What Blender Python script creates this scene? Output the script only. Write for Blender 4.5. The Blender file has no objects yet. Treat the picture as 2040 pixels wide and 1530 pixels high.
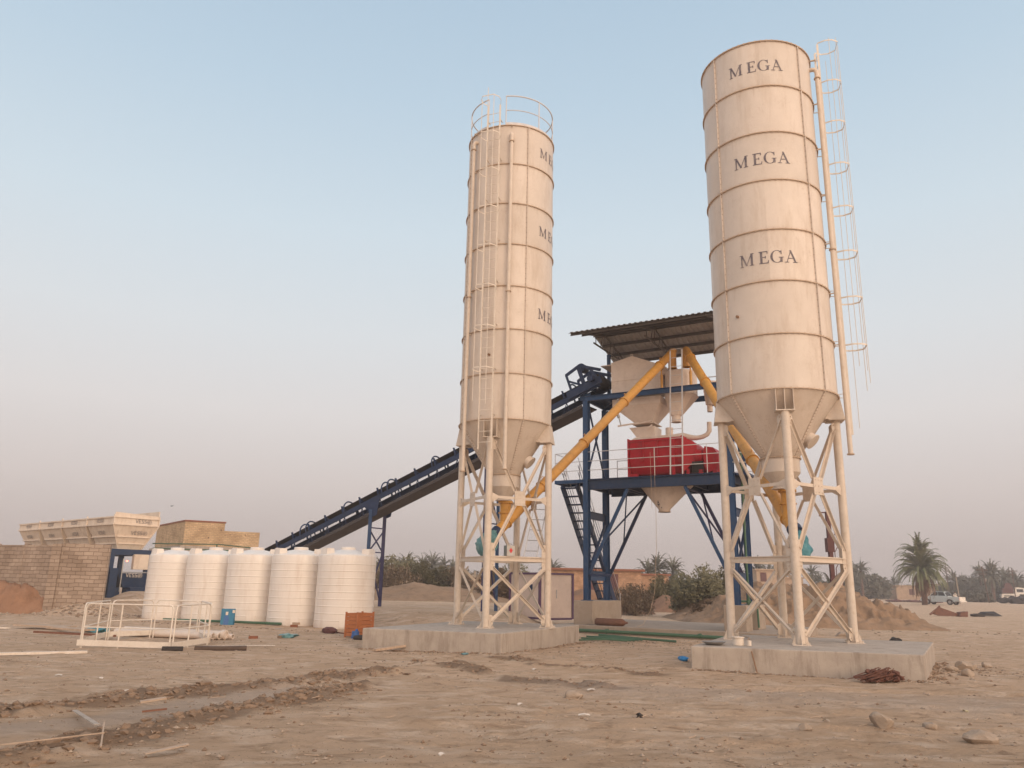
import bpy, math, random
import numpy as np
from mathutils import Vector, Matrix
random.seed(7); RNG = np.random.default_rng(7)
sc = bpy.context.scene
COL = sc.collection
R_ = math.radians
V = Vector
# ---------------------------------------------------------------- camera
TH, PH, EYE = 0.25171, 0.02031, 1.6
cf = V((0, math.cos(TH), math.sin(TH)))
u0 = V((0, -math.sin(TH), math.cos(TH))); r0 = V((1, 0, 0))
cr = r0*math.cos(PH)+u0*math.sin(PH); cu = u0*math.cos(PH)-r0*math.sin(PH)
cd = bpy.data.cameras.new('camera'); cam = bpy.data.objects.new('camera', cd); COL.objects.link(cam)
cam.matrix_world = Matrix(((cr.x, cu.x, -cf.x, 0), (cr.y, cu.y, -cf.y, 0), (cr.z, cu.z, -cf.z, EYE), (0, 0, 0, 1)))
cd.sensor_width = 36; cd.lens = 1548.3*36/2040; cd.clip_start = .1; cd.clip_end = 4000
sc.camera = cam
# ---------------------------------------------------------------- sky + sun
SUN_AZ = R_(-90+33)      # direction towards the sun, behind and right of the camera
SUN_EL = R_(12)
SD = V((math.cos(SUN_AZ)*math.cos(SUN_EL), math.sin(SUN_AZ)*math.cos(SUN_EL), math.sin(SUN_EL)))
w = bpy.data.worlds.new('World'); sc.world = w; w.use_nodes = True
nt = w.node_tree; N = nt.nodes; L = nt.links; N.clear()
out = N.new('ShaderNodeOutputWorld'); bg = N.new('ShaderNodeBackground'); bg.inputs[1].default_value = 1.0
L.new(bg.outputs[0], out.inputs[0])
sky = N.new('ShaderNodeTexSky'); sky.sky_type = 'NISHITA'; sky.sun_disc = False
sky.sun_elevation = SUN_EL; sky.sun_rotation = math.pi/2-SUN_AZ; sky.dust_density = 4; sky.air_density = 1.2
sk = N.new('ShaderNodeVectorMath'); sk.operation = 'SCALE'; sk.inputs['Scale'].default_value = .055
L.new(sky.outputs[0], sk.inputs[0])
tc = N.new('ShaderNodeTexCoord'); sx = N.new('ShaderNodeSeparateXYZ'); L.new(tc.outputs['Generated'], sx.inputs[0])
rmp = N.new('ShaderNodeValToRGB'); L.new(sx.outputs['Z'], rmp.inputs[0])
SKY = [(0.0, (.585, .50, .475)), (.05, (.645, .56, .535)), (.115, (.76, .68, .655)), (.20, (.84, .80, .79)), (.30, (.81, .845, .875)),
       (.42, (.72, .83, .91)), (.56, (.58, .73, .86)), (.72, (.46, .62, .78)), (1.0, (.36, .52, .72))]
el = rmp.color_ramp.elements
el[0].position, el[0].color = SKY[0][0], (*SKY[0][1], 1)
el[1].position, el[1].color = SKY[-1][0], (*SKY[-1][1], 1)
for p, c in SKY[1:-1]:
    q = el.new(p); q.color = (*c, 1)
mx = N.new('ShaderNodeMix'); mx.data_type = 'RGBA'; mx.inputs['Factor'].default_value = .88
L.new(sk.outputs[0], mx.inputs['A']); L.new(rmp.outputs[0], mx.inputs['B'])
# the bright hazy half of the sky round the low sun, behind the camera
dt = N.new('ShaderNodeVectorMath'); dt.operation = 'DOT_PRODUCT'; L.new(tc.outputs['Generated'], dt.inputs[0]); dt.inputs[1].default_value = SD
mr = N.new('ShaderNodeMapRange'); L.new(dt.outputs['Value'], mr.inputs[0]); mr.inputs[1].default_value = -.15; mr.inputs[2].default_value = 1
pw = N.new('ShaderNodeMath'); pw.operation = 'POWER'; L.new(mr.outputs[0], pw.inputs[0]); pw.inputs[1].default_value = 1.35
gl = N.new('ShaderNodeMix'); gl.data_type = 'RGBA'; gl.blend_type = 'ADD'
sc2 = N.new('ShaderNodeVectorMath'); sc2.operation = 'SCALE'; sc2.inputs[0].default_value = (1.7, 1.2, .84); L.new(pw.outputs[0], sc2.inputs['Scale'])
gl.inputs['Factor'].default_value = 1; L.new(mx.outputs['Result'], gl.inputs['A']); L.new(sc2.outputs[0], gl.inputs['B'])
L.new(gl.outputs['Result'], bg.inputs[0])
sl = bpy.data.lights.new('sun', 'SUN'); sl.energy = .8; sl.angle = R_(24); sl.color = (1, .78, .55)
so = bpy.data.objects.new('sun', sl); COL.objects.link(so); so.rotation_euler = SD.to_track_quat('Z', 'Y').to_euler(); so.location = (10, -20, 30)
sc.view_settings.view_transform = 'Standard'; sc.view_settings.look = 'None'; sc.view_settings.exposure = 0; sc.view_settings.gamma = 1
sc.view_settings.use_curve_mapping = False
try:
    sc.cycles.volume_bounces = 0; sc.cycles.max_bounces = 6; sc.cycles.volume_step_rate = 4
except Exception: pass

# ---------------------------------------------------------------- materials
MATS = {}
def mat(name, c1, c2=None, scale=4, rough=.7, bump=0, bscale=30, metal=0, streak=0, dirt=None, dirt_amt=0, stretch=(1, 1, 1), detail=6, emit=None, dirt_scale=1.2, coords='Object', spec=.35):
    if name in MATS: return MATS[name]
    m = bpy.data.materials.new(name); m.use_nodes = True; t = m.node_tree; n = t.nodes; l = t.links
    b = n['Principled BSDF']; b.inputs['Roughness'].default_value = rough; b.inputs['Metallic'].default_value = metal
    b.inputs['Specular IOR Level'].default_value = spec
    tcn = n.new('ShaderNodeTexCoord'); mp = n.new('ShaderNodeMapping'); mp.inputs['Scale'].default_value = stretch
    oi = n.new('ShaderNodeObjectInfo'); om = n.new('ShaderNodeVectorMath'); om.operation = 'SCALE'; om.inputs[0].default_value = (37, 23, 11); l.new(oi.outputs['Random'], om.inputs['Scale'])
    oa = n.new('ShaderNodeVectorMath'); l.new(tcn.outputs[coords], oa.inputs[0]); l.new(om.outputs[0], oa.inputs[1]); SRC = oa.outputs[0]
    l.new(SRC, mp.inputs[0])
    c2 = c2 or tuple(x*.86 for x in c1)
    nz = n.new('ShaderNodeTexNoise'); nz.inputs['Scale'].default_value = scale; nz.inputs['Detail'].default_value = detail; nz.inputs['Roughness'].default_value = .65
    l.new(mp.outputs[0], nz.inputs['Vector'])
    cr_ = n.new('ShaderNodeMapRange'); cr_.inputs[1].default_value = .32; cr_.inputs[2].default_value = .68; l.new(nz.outputs[0], cr_.inputs[0])
    mi = n.new('ShaderNodeMix'); mi.data_type = 'RGBA'; l.new(cr_.outputs[0], mi.inputs['Factor'])
    mi.inputs['A'].default_value = (*c1, 1); mi.inputs['B'].default_value = (*c2, 1)
    last = mi.outputs['Result']
    if dirt:
        mp2 = n.new('ShaderNodeMapping'); mp2.inputs['Scale'].default_value = (dirt_scale, dirt_scale, dirt_scale*(.18 if streak else 1)); l.new(SRC, mp2.inputs[0])
        n2 = n.new('ShaderNodeTexNoise'); n2.inputs['Scale'].default_value = 2.2; n2.inputs['Detail'].default_value = 8; n2.inputs['Roughness'].default_value = .72; l.new(mp2.outputs[0], n2.inputs['Vector'])
        r2 = n.new('ShaderNodeMapRange'); r2.inputs[1].default_value = .5; r2.inputs[2].default_value = .74; r2.inputs[4].default_value = dirt_amt; l.new(n2.outputs[0], r2.inputs[0])
        m2 = n.new('ShaderNodeMix'); m2.data_type = 'RGBA'; l.new(r2.outputs[0], m2.inputs['Factor']); l.new(last, m2.inputs['A']); m2.inputs['B'].default_value = (*dirt, 1)
        last = m2.outputs['Result']
    l.new(last, b.inputs['Base Color'])
    if bump:
        n3 = n.new('ShaderNodeTexNoise'); n3.inputs['Scale'].default_value = bscale; n3.inputs['Detail'].default_value = 8; n3.inputs['Roughness'].default_value = .7; l.new(mp.outputs[0], n3.inputs['Vector'])
        bp = n.new('ShaderNodeBump'); bp.inputs['Strength'].default_value = bump; bp.inputs['Distance'].default_value = .03; l.new(n3.outputs[0], bp.inputs['Height']); l.new(bp.outputs[0], b.inputs['Normal'])
    if emit:
        b.inputs['Emission Color'].default_value = (*emit[:3], 1); b.inputs['Emission Strength'].default_value = emit[3]
    MATS[name] = m; return m

def brick_mat(name, c1, c2, mortar, bw, bh, msize=.012, axis='x', bump=.6, scale_noise=2.0, holes=False, dirt=None):
    if name in MATS: return MATS[name]
    m = bpy.data.materials.new(name); m.use_nodes = True; t = m.node_tree; n = t.nodes; l = t.links; b = n['Principled BSDF']; b.inputs['Roughness'].default_value = .92
    b.inputs['Specular IOR Level'].default_value = .15
    uv = n.new('ShaderNodeUVMap'); uv.uv_map = 'uv'
    wn = n.new('ShaderNodeTexNoise'); wn.inputs['Scale'].default_value = 2.5; wn.inputs['Detail'].default_value = 3; l.new(uv.outputs[0], wn.inputs['Vector'])
    ws = n.new('ShaderNodeVectorMath'); ws.operation = 'SCALE'; ws.inputs['Scale'].default_value = .10; l.new(wn.outputs['Color'], ws.inputs[0])
    wa = n.new('ShaderNodeVectorMath'); l.new(uv.outputs[0], wa.inputs[0]); l.new(ws.outputs[0], wa.inputs[1])
    br = n.new('ShaderNodeTexBrick'); l.new(wa.outputs[0], br.inputs['Vector'])
    br.inputs['Color1'].default_value = (*c1, 1); br.inputs['Color2'].default_value = (*c2, 1); br.inputs['Mortar'].default_value = (*mortar, 1)
    br.inputs['Scale'].default_value = 1; br.inputs['Mortar Size'].default_value = msize; br.inputs['Brick Width'].default_value = bw; br.inputs['Row Height'].default_value = bh
    br.inputs['Mortar Smooth'].default_value = .3
    nz = n.new('ShaderNodeTexNoise'); nz.inputs['Scale'].default_value = scale_noise; nz.inputs['Detail'].default_value = 8; l.new(uv.outputs[0], nz.inputs['Vector'])
    mu = n.new('ShaderNodeMix'); mu.data_type = 'RGBA'; mu.blend_type = 'MULTIPLY'; mu.inputs['Factor'].default_value = .75
    rr = n.new('ShaderNodeValToRGB'); rr.color_ramp.elements[0].position = .3; rr.color_ramp.elements[0].color = (.62, .56, .5, 1); rr.color_ramp.elements[1].position = .7; rr.color_ramp.elements[1].color = (1.15, 1.12, 1.08, 1)
    l.new(nz.outputs[0], rr.inputs[0]); l.new(br.outputs['Color'], mu.inputs['A']); l.new(rr.outputs[0], mu.inputs['B'])
    last = mu.outputs['Result']
    if holes:
        v = n.new('ShaderNodeTexNoise'); v.inputs['Scale'].default_value = 3.4; v.inputs['Detail'].default_value = 4; l.new(uv.outputs[0], v.inputs['Vector'])
        q = n.new('ShaderNodeMapRange'); q.inputs[1].default_value = .66; q.inputs[2].default_value = .70; l.new(v.outputs[0], q.inputs[0])
        m3 = n.new('ShaderNodeMix'); m3.data_type = 'RGBA'; l.new(q.outputs[0], m3.inputs['Factor']); l.new(last, m3.inputs['A']); m3.inputs['B'].default_value = (.12, .07, .04, 1); last = m3.outputs['Result']
    l.new(last, b.inputs['Base Color'])
    bp = n.new('ShaderNodeBump'); bp.inputs['Strength'].default_value = bump; bp.inputs['Distance'].default_value = .03; bp.invert = True
    l.new(br.outputs['Fac'], bp.inputs['Height']); l.new(bp.outputs[0], b.inputs['Normal'])
    MATS[name] = m; return m

M_SILO = mat('silo_paint', (.68, .585, .50), (.61, .52, .44), 1.3, .42, .08, 6, streak=1, dirt=(.42, .31, .215), dirt_amt=.5, dirt_scale=1.4)
def add_scratches(m):
    t = m.node_tree; n = t.nodes; l = t.links; b = n['Principled BSDF']; src = b.inputs['Base Color'].links[0].from_socket
    tcn = n.new('ShaderNodeTexCoord'); mp = n.new('ShaderNodeMapping'); mp.inputs['Scale'].default_value = (1.6, 1.6, 1.1); l.new(tcn.outputs['Object'], mp.inputs[0])
    z = n.new('ShaderNodeTexNoise'); z.inputs['Scale'].default_value = 2.6; z.inputs['Detail'].default_value = 3; z.inputs['Distortion'].default_value = 2.4; l.new(mp.outputs[0], z.inputs['Vector'])
    s = n.new('ShaderNodeMath'); s.operation = 'SUBTRACT'; l.new(z.outputs[0], s.inputs[0]); s.inputs[1].default_value = .5
    ab = n.new('ShaderNodeMath'); ab.operation = 'ABSOLUTE'; l.new(s.outputs[0], ab.inputs[0])
    r = n.new('ShaderNodeMapRange'); r.inputs[1].default_value = .012; r.inputs[2].default_value = .003; l.new(ab.outputs[0], r.inputs[0])
    z2 = n.new('ShaderNodeTexNoise'); z2.inputs['Scale'].default_value = 1.1; z2.inputs['Detail'].default_value = 2; l.new(tcn.outputs['Object'], z2.inputs['Vector'])
    r2 = n.new('ShaderNodeMapRange'); r2.inputs[1].default_value = .53; r2.inputs[2].default_value = .6; r2.inputs[4].default_value = .5; l.new(z2.outputs[0], r2.inputs[0])
    mm = n.new('ShaderNodeMath'); mm.operation = 'MULTIPLY'; l.new(r.outputs[0], mm.inputs[0]); l.new(r2.outputs[0], mm.inputs[1])
    mi = n.new('ShaderNodeMix'); mi.data_type = 'RGBA'; l.new(mm.outputs[0], mi.inputs['Factor']); l.new(src, mi.inputs['A']); mi.inputs['B'].default_value = (.42, .30, .22, 1); l.new(mi.outputs['Result'], b.inputs['Base Color'])
def add_rust_runs(m, z0, dz):
    t = m.node_tree; n = t.nodes; l = t.links; b = n['Principled BSDF']; src = b.inputs['Base Color'].links[0].from_socket
    def math_(op, *s):
        q = n.new('ShaderNodeMath'); q.operation = op
        for i, x in enumerate(s):
            if isinstance(x, (int, float)): q.inputs[i].default_value = x
            else: l.new(x, q.inputs[i])
        return q.outputs[0]
    g = n.new('ShaderNodeNewGeometry'); sp = n.new('ShaderNodeSeparateXYZ'); l.new(g.outputs['Position'], sp.inputs[0])
    fr = math_('FRACT', math_('DIVIDE', math_('SUBTRACT', sp.outputs['Z'], z0), dz))
    mp = n.new('ShaderNodeMapping'); mp.inputs['Scale'].default_value = (7, 7, .55); l.new(g.outputs['Position'], mp.inputs[0])
    z = n.new('ShaderNodeTexNoise'); z.inputs['Scale'].default_value = 1; z.inputs['Detail'].default_value = 5; l.new(mp.outputs[0], z.inputs['Vector'])
    ln = math_('MULTIPLY', math_('SUBTRACT', z.outputs[0], .5), 2.2)          # how far a run reaches down
    up = n.new('ShaderNodeMapRange'); l.new(math_('ADD', fr, ln), up.inputs[0]); up.inputs[1].default_value = 1.05; up.inputs[2].default_value = 1.5; up.inputs[4].default_value = .55
    lo = n.new('ShaderNodeMapRange'); l.new(fr, lo.inputs[0]); lo.inputs[1].default_value = .10; lo.inputs[2].default_value = .0; lo.inputs[4].default_value = .3
    z3 = n.new('ShaderNodeTexNoise'); z3.inputs['Scale'].default_value = 2.3; z3.inputs['Detail'].default_value = 8; z3.inputs['Roughness'].default_value = .75; l.new(g.outputs['Position'], z3.inputs['Vector'])
    r3 = n.new('ShaderNodeMapRange'); l.new(z3.outputs[0], r3.inputs[0]); r3.inputs[1].default_value = .47; r3.inputs[2].default_value = .62
    f = math_('MULTIPLY', math_('MAXIMUM', up.outputs[0], lo.outputs[0]), math_('ADD', math_('MULTIPLY', r3.outputs[0], .8), .2))
    mi = n.new('ShaderNodeMix'); mi.data_type = 'RGBA'; l.new(f, mi.inputs['Factor']); l.new(src, mi.inputs['A']); mi.inputs['B'].default_value = (.37, .235, .145, 1)
    wn = n.new('ShaderNodeTexWhiteNoise'); wn.noise_dimensions = '2D'; tco = n.new('ShaderNodeTexCoord'); so_ = n.new('ShaderNodeSeparateXYZ'); l.new(tco.outputs['Object'], so_.inputs[0])
    sec = math_('FLOOR', math_('MULTIPLY', math_('ADD', math_('ARCTAN2', so_.outputs['Y'], so_.outputs['X']), .3), .6366)); cb_ = n.new('ShaderNodeCombineXYZ'); l.new(sec, cb_.inputs[0]); l.new(math_('FLOOR', math_('DIVIDE', math_('SUBTRACT', sp.outputs['Z'], z0), dz)), cb_.inputs[1]); l.new(cb_.outputs[0], wn.inputs['Vector'])
    hv = n.new('ShaderNodeHueSaturation'); l.new(mi.outputs['Result'], hv.inputs['Color']); vr = n.new('ShaderNodeMapRange'); l.new(wn.outputs['Value'], vr.inputs[0]); vr.inputs[3].default_value = .90; vr.inputs[4].default_value = 1.05; l.new(vr.outputs[0], hv.inputs['Value']); l.new(hv.outputs[0], b.inputs['Base Color'])
add_rust_runs(M_SILO, 6.04, 1.312)
add_scratches(M_SILO)
M_LEG = mat('leg_paint', (.64, .545, .455), (.56, .47, .385), 2.5, .45, .05, 20, dirt=(.45, .33, .22), dirt_amt=.6, dirt_scale=4)
M_RING = mat('ring_paint', (.55, .42, .31), (.42, .30, .21), 6, .6)
M_DARK = mat('lettering_paint', (.10, .085, .10), (.17, .14, .15), 9, .6, dirt=(.48, .40, .34), dirt_amt=.6, dirt_scale=2.6)
M_STAIN = mat('rust_stain', (.22, .12, .07), (.3, .18, .1), 8, .8)
M_BLUE = mat('blue_steel_paint', (.018, .062, .155), (.014, .048, .12), 3, .45, dirt=(.13, .12, .12), dirt_amt=.35, dirt_scale=3)
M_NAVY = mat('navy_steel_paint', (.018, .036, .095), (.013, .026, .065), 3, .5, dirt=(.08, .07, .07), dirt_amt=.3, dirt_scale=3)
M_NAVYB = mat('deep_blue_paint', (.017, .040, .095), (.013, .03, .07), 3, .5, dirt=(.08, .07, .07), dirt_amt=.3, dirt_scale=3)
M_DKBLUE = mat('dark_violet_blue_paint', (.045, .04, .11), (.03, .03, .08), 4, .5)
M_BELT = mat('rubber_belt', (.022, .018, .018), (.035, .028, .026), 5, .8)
M_TRAY = mat('dusty_tray_steel', (.085, .068, .062), (.06, .05, .048), 4, .75)
M_YEL = mat('yellow_ochre_paint', (.66, .34, .075), (.55, .27, .055), 3, .4, dirt=(.35, .17, .06), dirt_amt=.6, dirt_scale=3)
M_RED = mat('red_machine_paint', (.44, .010, .022), (.36, .008, .018), 3, .5, dirt=(.26, .07, .06), dirt_amt=.55, dirt_scale=3)
M_HOP = mat('hopper_paint', (.74, .62, .53), (.66, .54, .455), 2, .5, dirt=(.42, .31, .24), dirt_amt=.4, dirt_scale=2)
M_BIN = mat('bin_paint', (.74, .62, .50), (.66, .54, .43), 2, .55, streak=1, dirt=(.40, .28, .19), dirt_amt=.6, dirt_scale=1.6)
M_ROOF = mat('corrugated_sheet', (.42, .385, .36), (.34, .31, .29), 2, .6, dirt=(.16, .12, .10), dirt_amt=.5)
M_TANK = mat('tank_plastic', (.80, .73, .66), (.76, .69, .62), 1.2, .32, dirt=(.55, .42, .32), dirt_amt=.5, streak=1, dirt_scale=1.6, spec=.5)
M_CONC = mat('concrete', (.44, .375, .315), (.36, .30, .25), 3, .92, .25, 25, streak=1, dirt=(.20, .155, .12), dirt_amt=.85, dirt_scale=2.0)
M_CONC2 = mat('dusty_concrete', (.37, .295, .235), (.31, .245, .19), 2.5, .95, .3, 25, dirt=(.23, .175, .13), dirt_amt=.6, dirt_scale=1.5)
M_WHITE = mat('white_gloss_paint', (.74, .66, .57), (.66, .58, .49), 4, .45, dirt=(.45, .33, .22), dirt_amt=.5, dirt_scale=4)
M_RAIL = mat('rail_paint', (.62, .60, .60), (.52, .50, .50), 6, .5)
M_GREEN = mat('green_pipe_plastic', (.05, .12, .065), (.07, .13, .08), 5, .5)
M_TEAL = mat('teal_plastic_sheet', (.07, .20, .22), (.16, .30, .30), 9, .35, .8, 14)
M_CYAN = mat('cyan_plastic', (.03, .17, .21), (.09, .26, .30), 8, .4, .6, 20)
M_PIPE = mat('pvc_pipe', (.66, .56, .48), (.58, .48, .4), 5, .5)
M_BLACK = mat('black_rubber', (.025, .02, .018), (.05, .04, .034), 10, .85)
M_BROWNPIPE = mat('dusty_black_pipe', (.075, .05, .038), (.11, .075, .055), 7, .85)
M_CRATE = mat('orange_crate_plastic', (.42, .15, .055), (.33, .11, .04), 4, .7, .3, 30)
M_WOOD = mat('pale_timber', (.50, .37, .27), (.38, .27, .19), 3, .9, stretch=(1, 6, 1))
M_RUSTWOOD = mat('brown_timber', (.17, .07, .04), (.22, .10, .06), 6, .9)
M_ROCK = mat('pale_rock', (.42, .33, .255), (.30, .225, .165), 5, .95, .7, 14)
M_CLOD = mat('earth_clod', (.29, .195, .13), (.21, .14, .09), 9, 1, .6, 30)
M_BRICKRED = mat('red_brick', (.27, .11, .06), (.2, .08, .045), 9, .95)
M_PAPER = mat('paper_scrap', (.70, .62, .54), (.6, .5, .4), 9, .9)
M_CABIN = mat('cabin_panel', (.72, .58, .49), (.66, .53, .45), 1, .5, dirt=(.5, .37, .28), dirt_amt=.4)
M_CABINB = mat('cabin_panel_shadeside', (.70, .62, .56), (.64, .56, .5), 1, .5)
M_PURP = mat('cabin_frame_paint', (.10, .05, .11), (.13, .07, .13), 3, .5)
M_GAS = mat('rusty_cylinder', (.13, .06, .04), (.18, .09, .06), 7, .8, .3, 30)
M_TRUNK = mat('palm_trunk', (.15, .085, .06), (.09, .055, .04), 14, 1, .8, 30)
M_FROND = mat('palm_frond', (.12, .14, .055), (.19, .18, .09), 1.2, .75)
M_FRONDF = mat('far_palm_frond', (.10, .10, .068), (.15, .14, .10), .7, .85)  # frond colour lightened to make up for thinner haze
M_DEAD = mat('dead_frond', (.20, .11, .07), (.13, .07, .045), 2, .9)
M_BUSH = mat('tamarisk_leaf', (.20, .175, .095), (.12, .11, .062), .9, .9)
M_BUSHB = mat('dry_twig_leaf', (.26, .19, .125), (.17, .125, .085), 1.5, .95)
M_TREEF = mat('far_tree_leaf', (.095, .095, .07), (.14, .13, .095), .4, .9)  # leaf colour lifted in place of some distance haze
M_PURL = mat('purlin_steel', (.15, .13, .12), (.11, .10, .09), 4, .7)
M_GLASS = mat('dark_glass', (.02, .025, .03), (.03, .035, .04), 4, .4)
M_CAR = mat('silver_car_paint', (.52, .56, .56), (.48, .52, .52), 2, .3, metal=.2)
M_CARW = mat('white_car_paint', (.80, .73, .64), (.74, .67, .58), 2, .35)
M_DOOR = mat('rust_door', (.10, .04, .04), (.14, .06, .05), 4, .8)
M_PLAST = mat('earth_render', (.47, .34, .24), (.40, .28, .19), 1.2, .95, .3, 9, dirt=(.27, .18, .12), dirt_amt=.6)
M_ORANGE = mat('rusty_orange_paint', (.36, .11, .05), (.27, .08, .04), 5, .7)
M_METAL = mat('galvanised', (.42, .40, .38), (.34, .32, .30), 6, .45, metal=.6)
M_BLOCK = brick_mat('concrete_block_wall', (.41, .325, .262), (.32, .25, .198), (.22, .16, .12), .39, .165, .013, scale_noise=.8)
M_YBRICK = brick_mat('yellow_brick', (.64, .47, .29), (.52, .37, .22), (.42, .31, .21), .30, .13, .02, holes=True, scale_noise=1.1)
M_OBRICK = brick_mat('pale_brick', (.50, .31, .20), (.40, .24, .15), (.33, .23, .16), .30, .12, .012)

# ---------------------------------------------------------------- mesh helpers
WO = {}   # world origin of each object
class MB:
    def __init__(s, fr=None): s.v = []; s.f = []; s.fr = fr; s.sm = []; s.smooth = False
    def P(s, p):
        p = V(p); return s.fr @ p if s.fr is not None else p
    def add(s, vs, fs):
        o = len(s.v); s.v += [s.P(p) for p in vs]; s.f += [tuple(i+o for i in f) for f in fs]; return s
    def box(s, x0, x1, y0, y1, z0, z1):
        vs = [(x, y, z) for z in (z0, z1) for x, y in ((x0, y0), (x1, y0), (x1, y1), (x0, y1))]
        return s.add(vs, [(3, 2, 1, 0), (4, 5, 6, 7), (0, 1, 5, 4), (1, 2, 6, 5), (2, 3, 7, 6), (3, 0, 4, 7)])
    def prism(s, pts, z0, z1):
        n = len(pts); vs = [(x, y, z0) for x, y in pts]+[(x, y, z1) for x, y in pts]
        return s.add(vs, [tuple(range(n-1, -1, -1)), tuple(range(n, 2*n))]+[(i, (i+1) % n, n+(i+1) % n, n+i) for i in range(n)])
    def loft(s, rings, cap=True, close=True):
        n = len(rings[0]); vs = [p for r in rings for p in r]; fs = []
        for k in range(len(rings)-1):
            for i in range(n if close else n-1):
                j = (i+1) % n; fs.append((k*n+i, k*n+j, (k+1)*n+j, (k+1)*n+i))
        if cap: fs += [tuple(range(n-1, -1, -1)), tuple(range((len(rings)-1)*n, len(rings)*n))]
        return s.add(vs, fs)
    def beam(s, a, b, w, h, up=(0, 0, 1)):
        a = V(a); b = V(b); d = (b-a).normalized(); up = V(up)
        if abs(d.dot(up)) > .98: up = V((1, 0, 0)) if abs(d.x) < .9 else V((0, 1, 0))
        x = d.cross(up).normalized()*(w/2); y = x.cross(d).normalized()*(h/2)
        return s.loft([[p-x-y, p+x-y, p+x+y, p-x+y] for p in (a, b)])
    def angle(s, a, b, w, t=.012, up=(0, 0, 1), flip=1):   # L-section bar
        a = V(a); b = V(b); d = (b-a).normalized(); up = V(up); x = d.cross(up).normalized(); y = x.cross(d).normalized()*flip
        pr = [(0, 0), (w, 0), (w, t), (t, t), (t, w), (0, w)]
        return s.loft([[p+x*(u-w/2)+y*(v-w/2) for u, v in pr] for p in (a, b)])
    def channel(s, a, b, w, h, t=.015, up=(0, 0, 1), side=1):
        a = V(a); b = V(b); d = (b-a).normalized(); up = V(up); x = d.cross(up).normalized()*side; y = d.cross(x).normalized()
        if y.z < 0: y = -y
        pr = [(0, -h/2), (w, -h/2), (w, -h/2+t), (t, -h/2+t), (t, h/2-t), (w, h/2-t), (w, h/2), (0, h/2)]
        return s.loft([[p+x*u+y*v for u, v in pr] for p in (a, b)])
    def ibeam(s, a, b, w, h, t=.014, up=(0, 0, 1)):
        a = V(a); b = V(b); d = (b-a).normalized(); up = V(up); x = d.cross(up).normalized(); y = x.cross(d).normalized()
        pr = [(-w/2, -h/2), (w/2, -h/2), (w/2, -h/2+t), (t/2, -h/2+t), (t/2, h/2-t), (w/2, h/2-t), (w/2, h/2), (-w/2, h/2), (-w/2, h/2-t), (-t/2, h/2-t), (-t/2, -h/2+t), (-w/2, -h/2+t)]
        return s.loft([[p+x*u+y*v for u, v in pr] for p in (a, b)])
    def cyl(s, a, b, r, r2=None, n=16, cap=True):
        r2 = r if r2 is None else r2; a = V(a); b = V(b); d = (b-a).normalized()
        x = d.orthogonal().normalized(); y = d.cross(x); s.smooth = True
        return s.loft([[p+(x*math.cos(t)+y*math.sin(t))*q for t in [2*math.pi*i/n for i in range(n)]] for p, q in ((a, r), (b, r2))], cap)
    def tube(s, pts, r, n=8, closed=False):
        pts = [V(p) for p in pts]; s.smooth = True; rings = []; m = len(pts); prev = None
        for i, p in enumerate(pts):
            if closed: d = pts[(i+1) % m]-pts[i-1]
            else: d = pts[min(i+1, m-1)]-pts[max(i-1, 0)]
            d.normalize()
            x = d.orthogonal() if prev is None else prev-d*prev.dot(d)
            if x.length < 1e-5: x = d.orthogonal()
            x.normalize(); prev = x; y = d.cross(x)
            rr = r[i] if isinstance(r, (list, tuple)) else r
            rings.append([p+(x*math.cos(t)+y*math.sin(t))*rr for t in [2*math.pi*k/n for k in range(n)]])
        if closed: rings.append(rings[0])
        return s.loft(rings, not closed)
    def lathe(s, c, prof, n=48, a0=0, a1=2*math.pi, cap=False):
        full = abs(a1-a0-2*math.pi) < 1e-6; s.smooth = True; m = n if full else n+1
        rings = [[V((c[0]+r*math.cos(a0+(a1-a0)*i/n), c[1]+r*math.sin(a0+(a1-a0)*i/n), z)) for i in range(m)] for r, z in prof]
        return s.loft(rings, cap, full)
    def blob(s, c, r, sub=1, amp=.3, sq=(1, 1, 1)):
        import bmesh
        key = ('ico', sub)
        if key not in MATS:
            b = bmesh.new(); bmesh.ops.create_icosphere(b, subdivisions=sub, radius=1); MATS[key] = ([v.co.copy() for v in b.verts], [tuple(v.index for v in f.verts) for f in b.faces]); b.free()
        vs, fs = MATS[key]; c = V(c); q = random.random()*6.3; cq, sq_ = math.cos(q), math.sin(q)
        o = []
        for p in vs:
            k = r*(1+random.uniform(-amp, amp)); x, y, z = p.x*sq[0]*k, p.y*sq[1]*k, p.z*sq[2]*k
            o.append(c+V((x*cq-y*sq_, x*sq_+y*cq, z)))
        return s.add(o, fs)
    def build(s, name, m, parent=None, origin=None, smooth=None):
        me = bpy.data.meshes.new(name)
        if parent is not None: og = WO[parent.name]
        elif origin is not None: og = V(origin)
        else:
            a = np.array([tuple(p) for p in s.v]); og = V((float((a[:, 0].min()+a[:, 0].max())/2), float((a[:, 1].min()+a[:, 1].max())/2), float(a[:, 2].min())))
        me.from_pydata([tuple(p-og) for p in s.v], [], s.f); me.validate()
        o = bpy.data.objects.new(name, me); COL.objects.link(o); me.materials.append(m)
        if parent is not None: o.parent = parent
        else: o.location = og
        WO[o.name] = og
        if (s.smooth if smooth is None else smooth):
            me.polygons.foreach_set('use_smooth', [True]*len(me.polygons))
            try: me.set_sharp_from_angle(angle=R_(35))
            except Exception: pass
        return o
def tag(o, label=None, cat=None, group=None, kind=None):
    if label: o['label'] = label
    if cat: o['category'] = cat
    if group: o['group'] = group
    if kind: o['kind'] = kind
    return o
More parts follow.
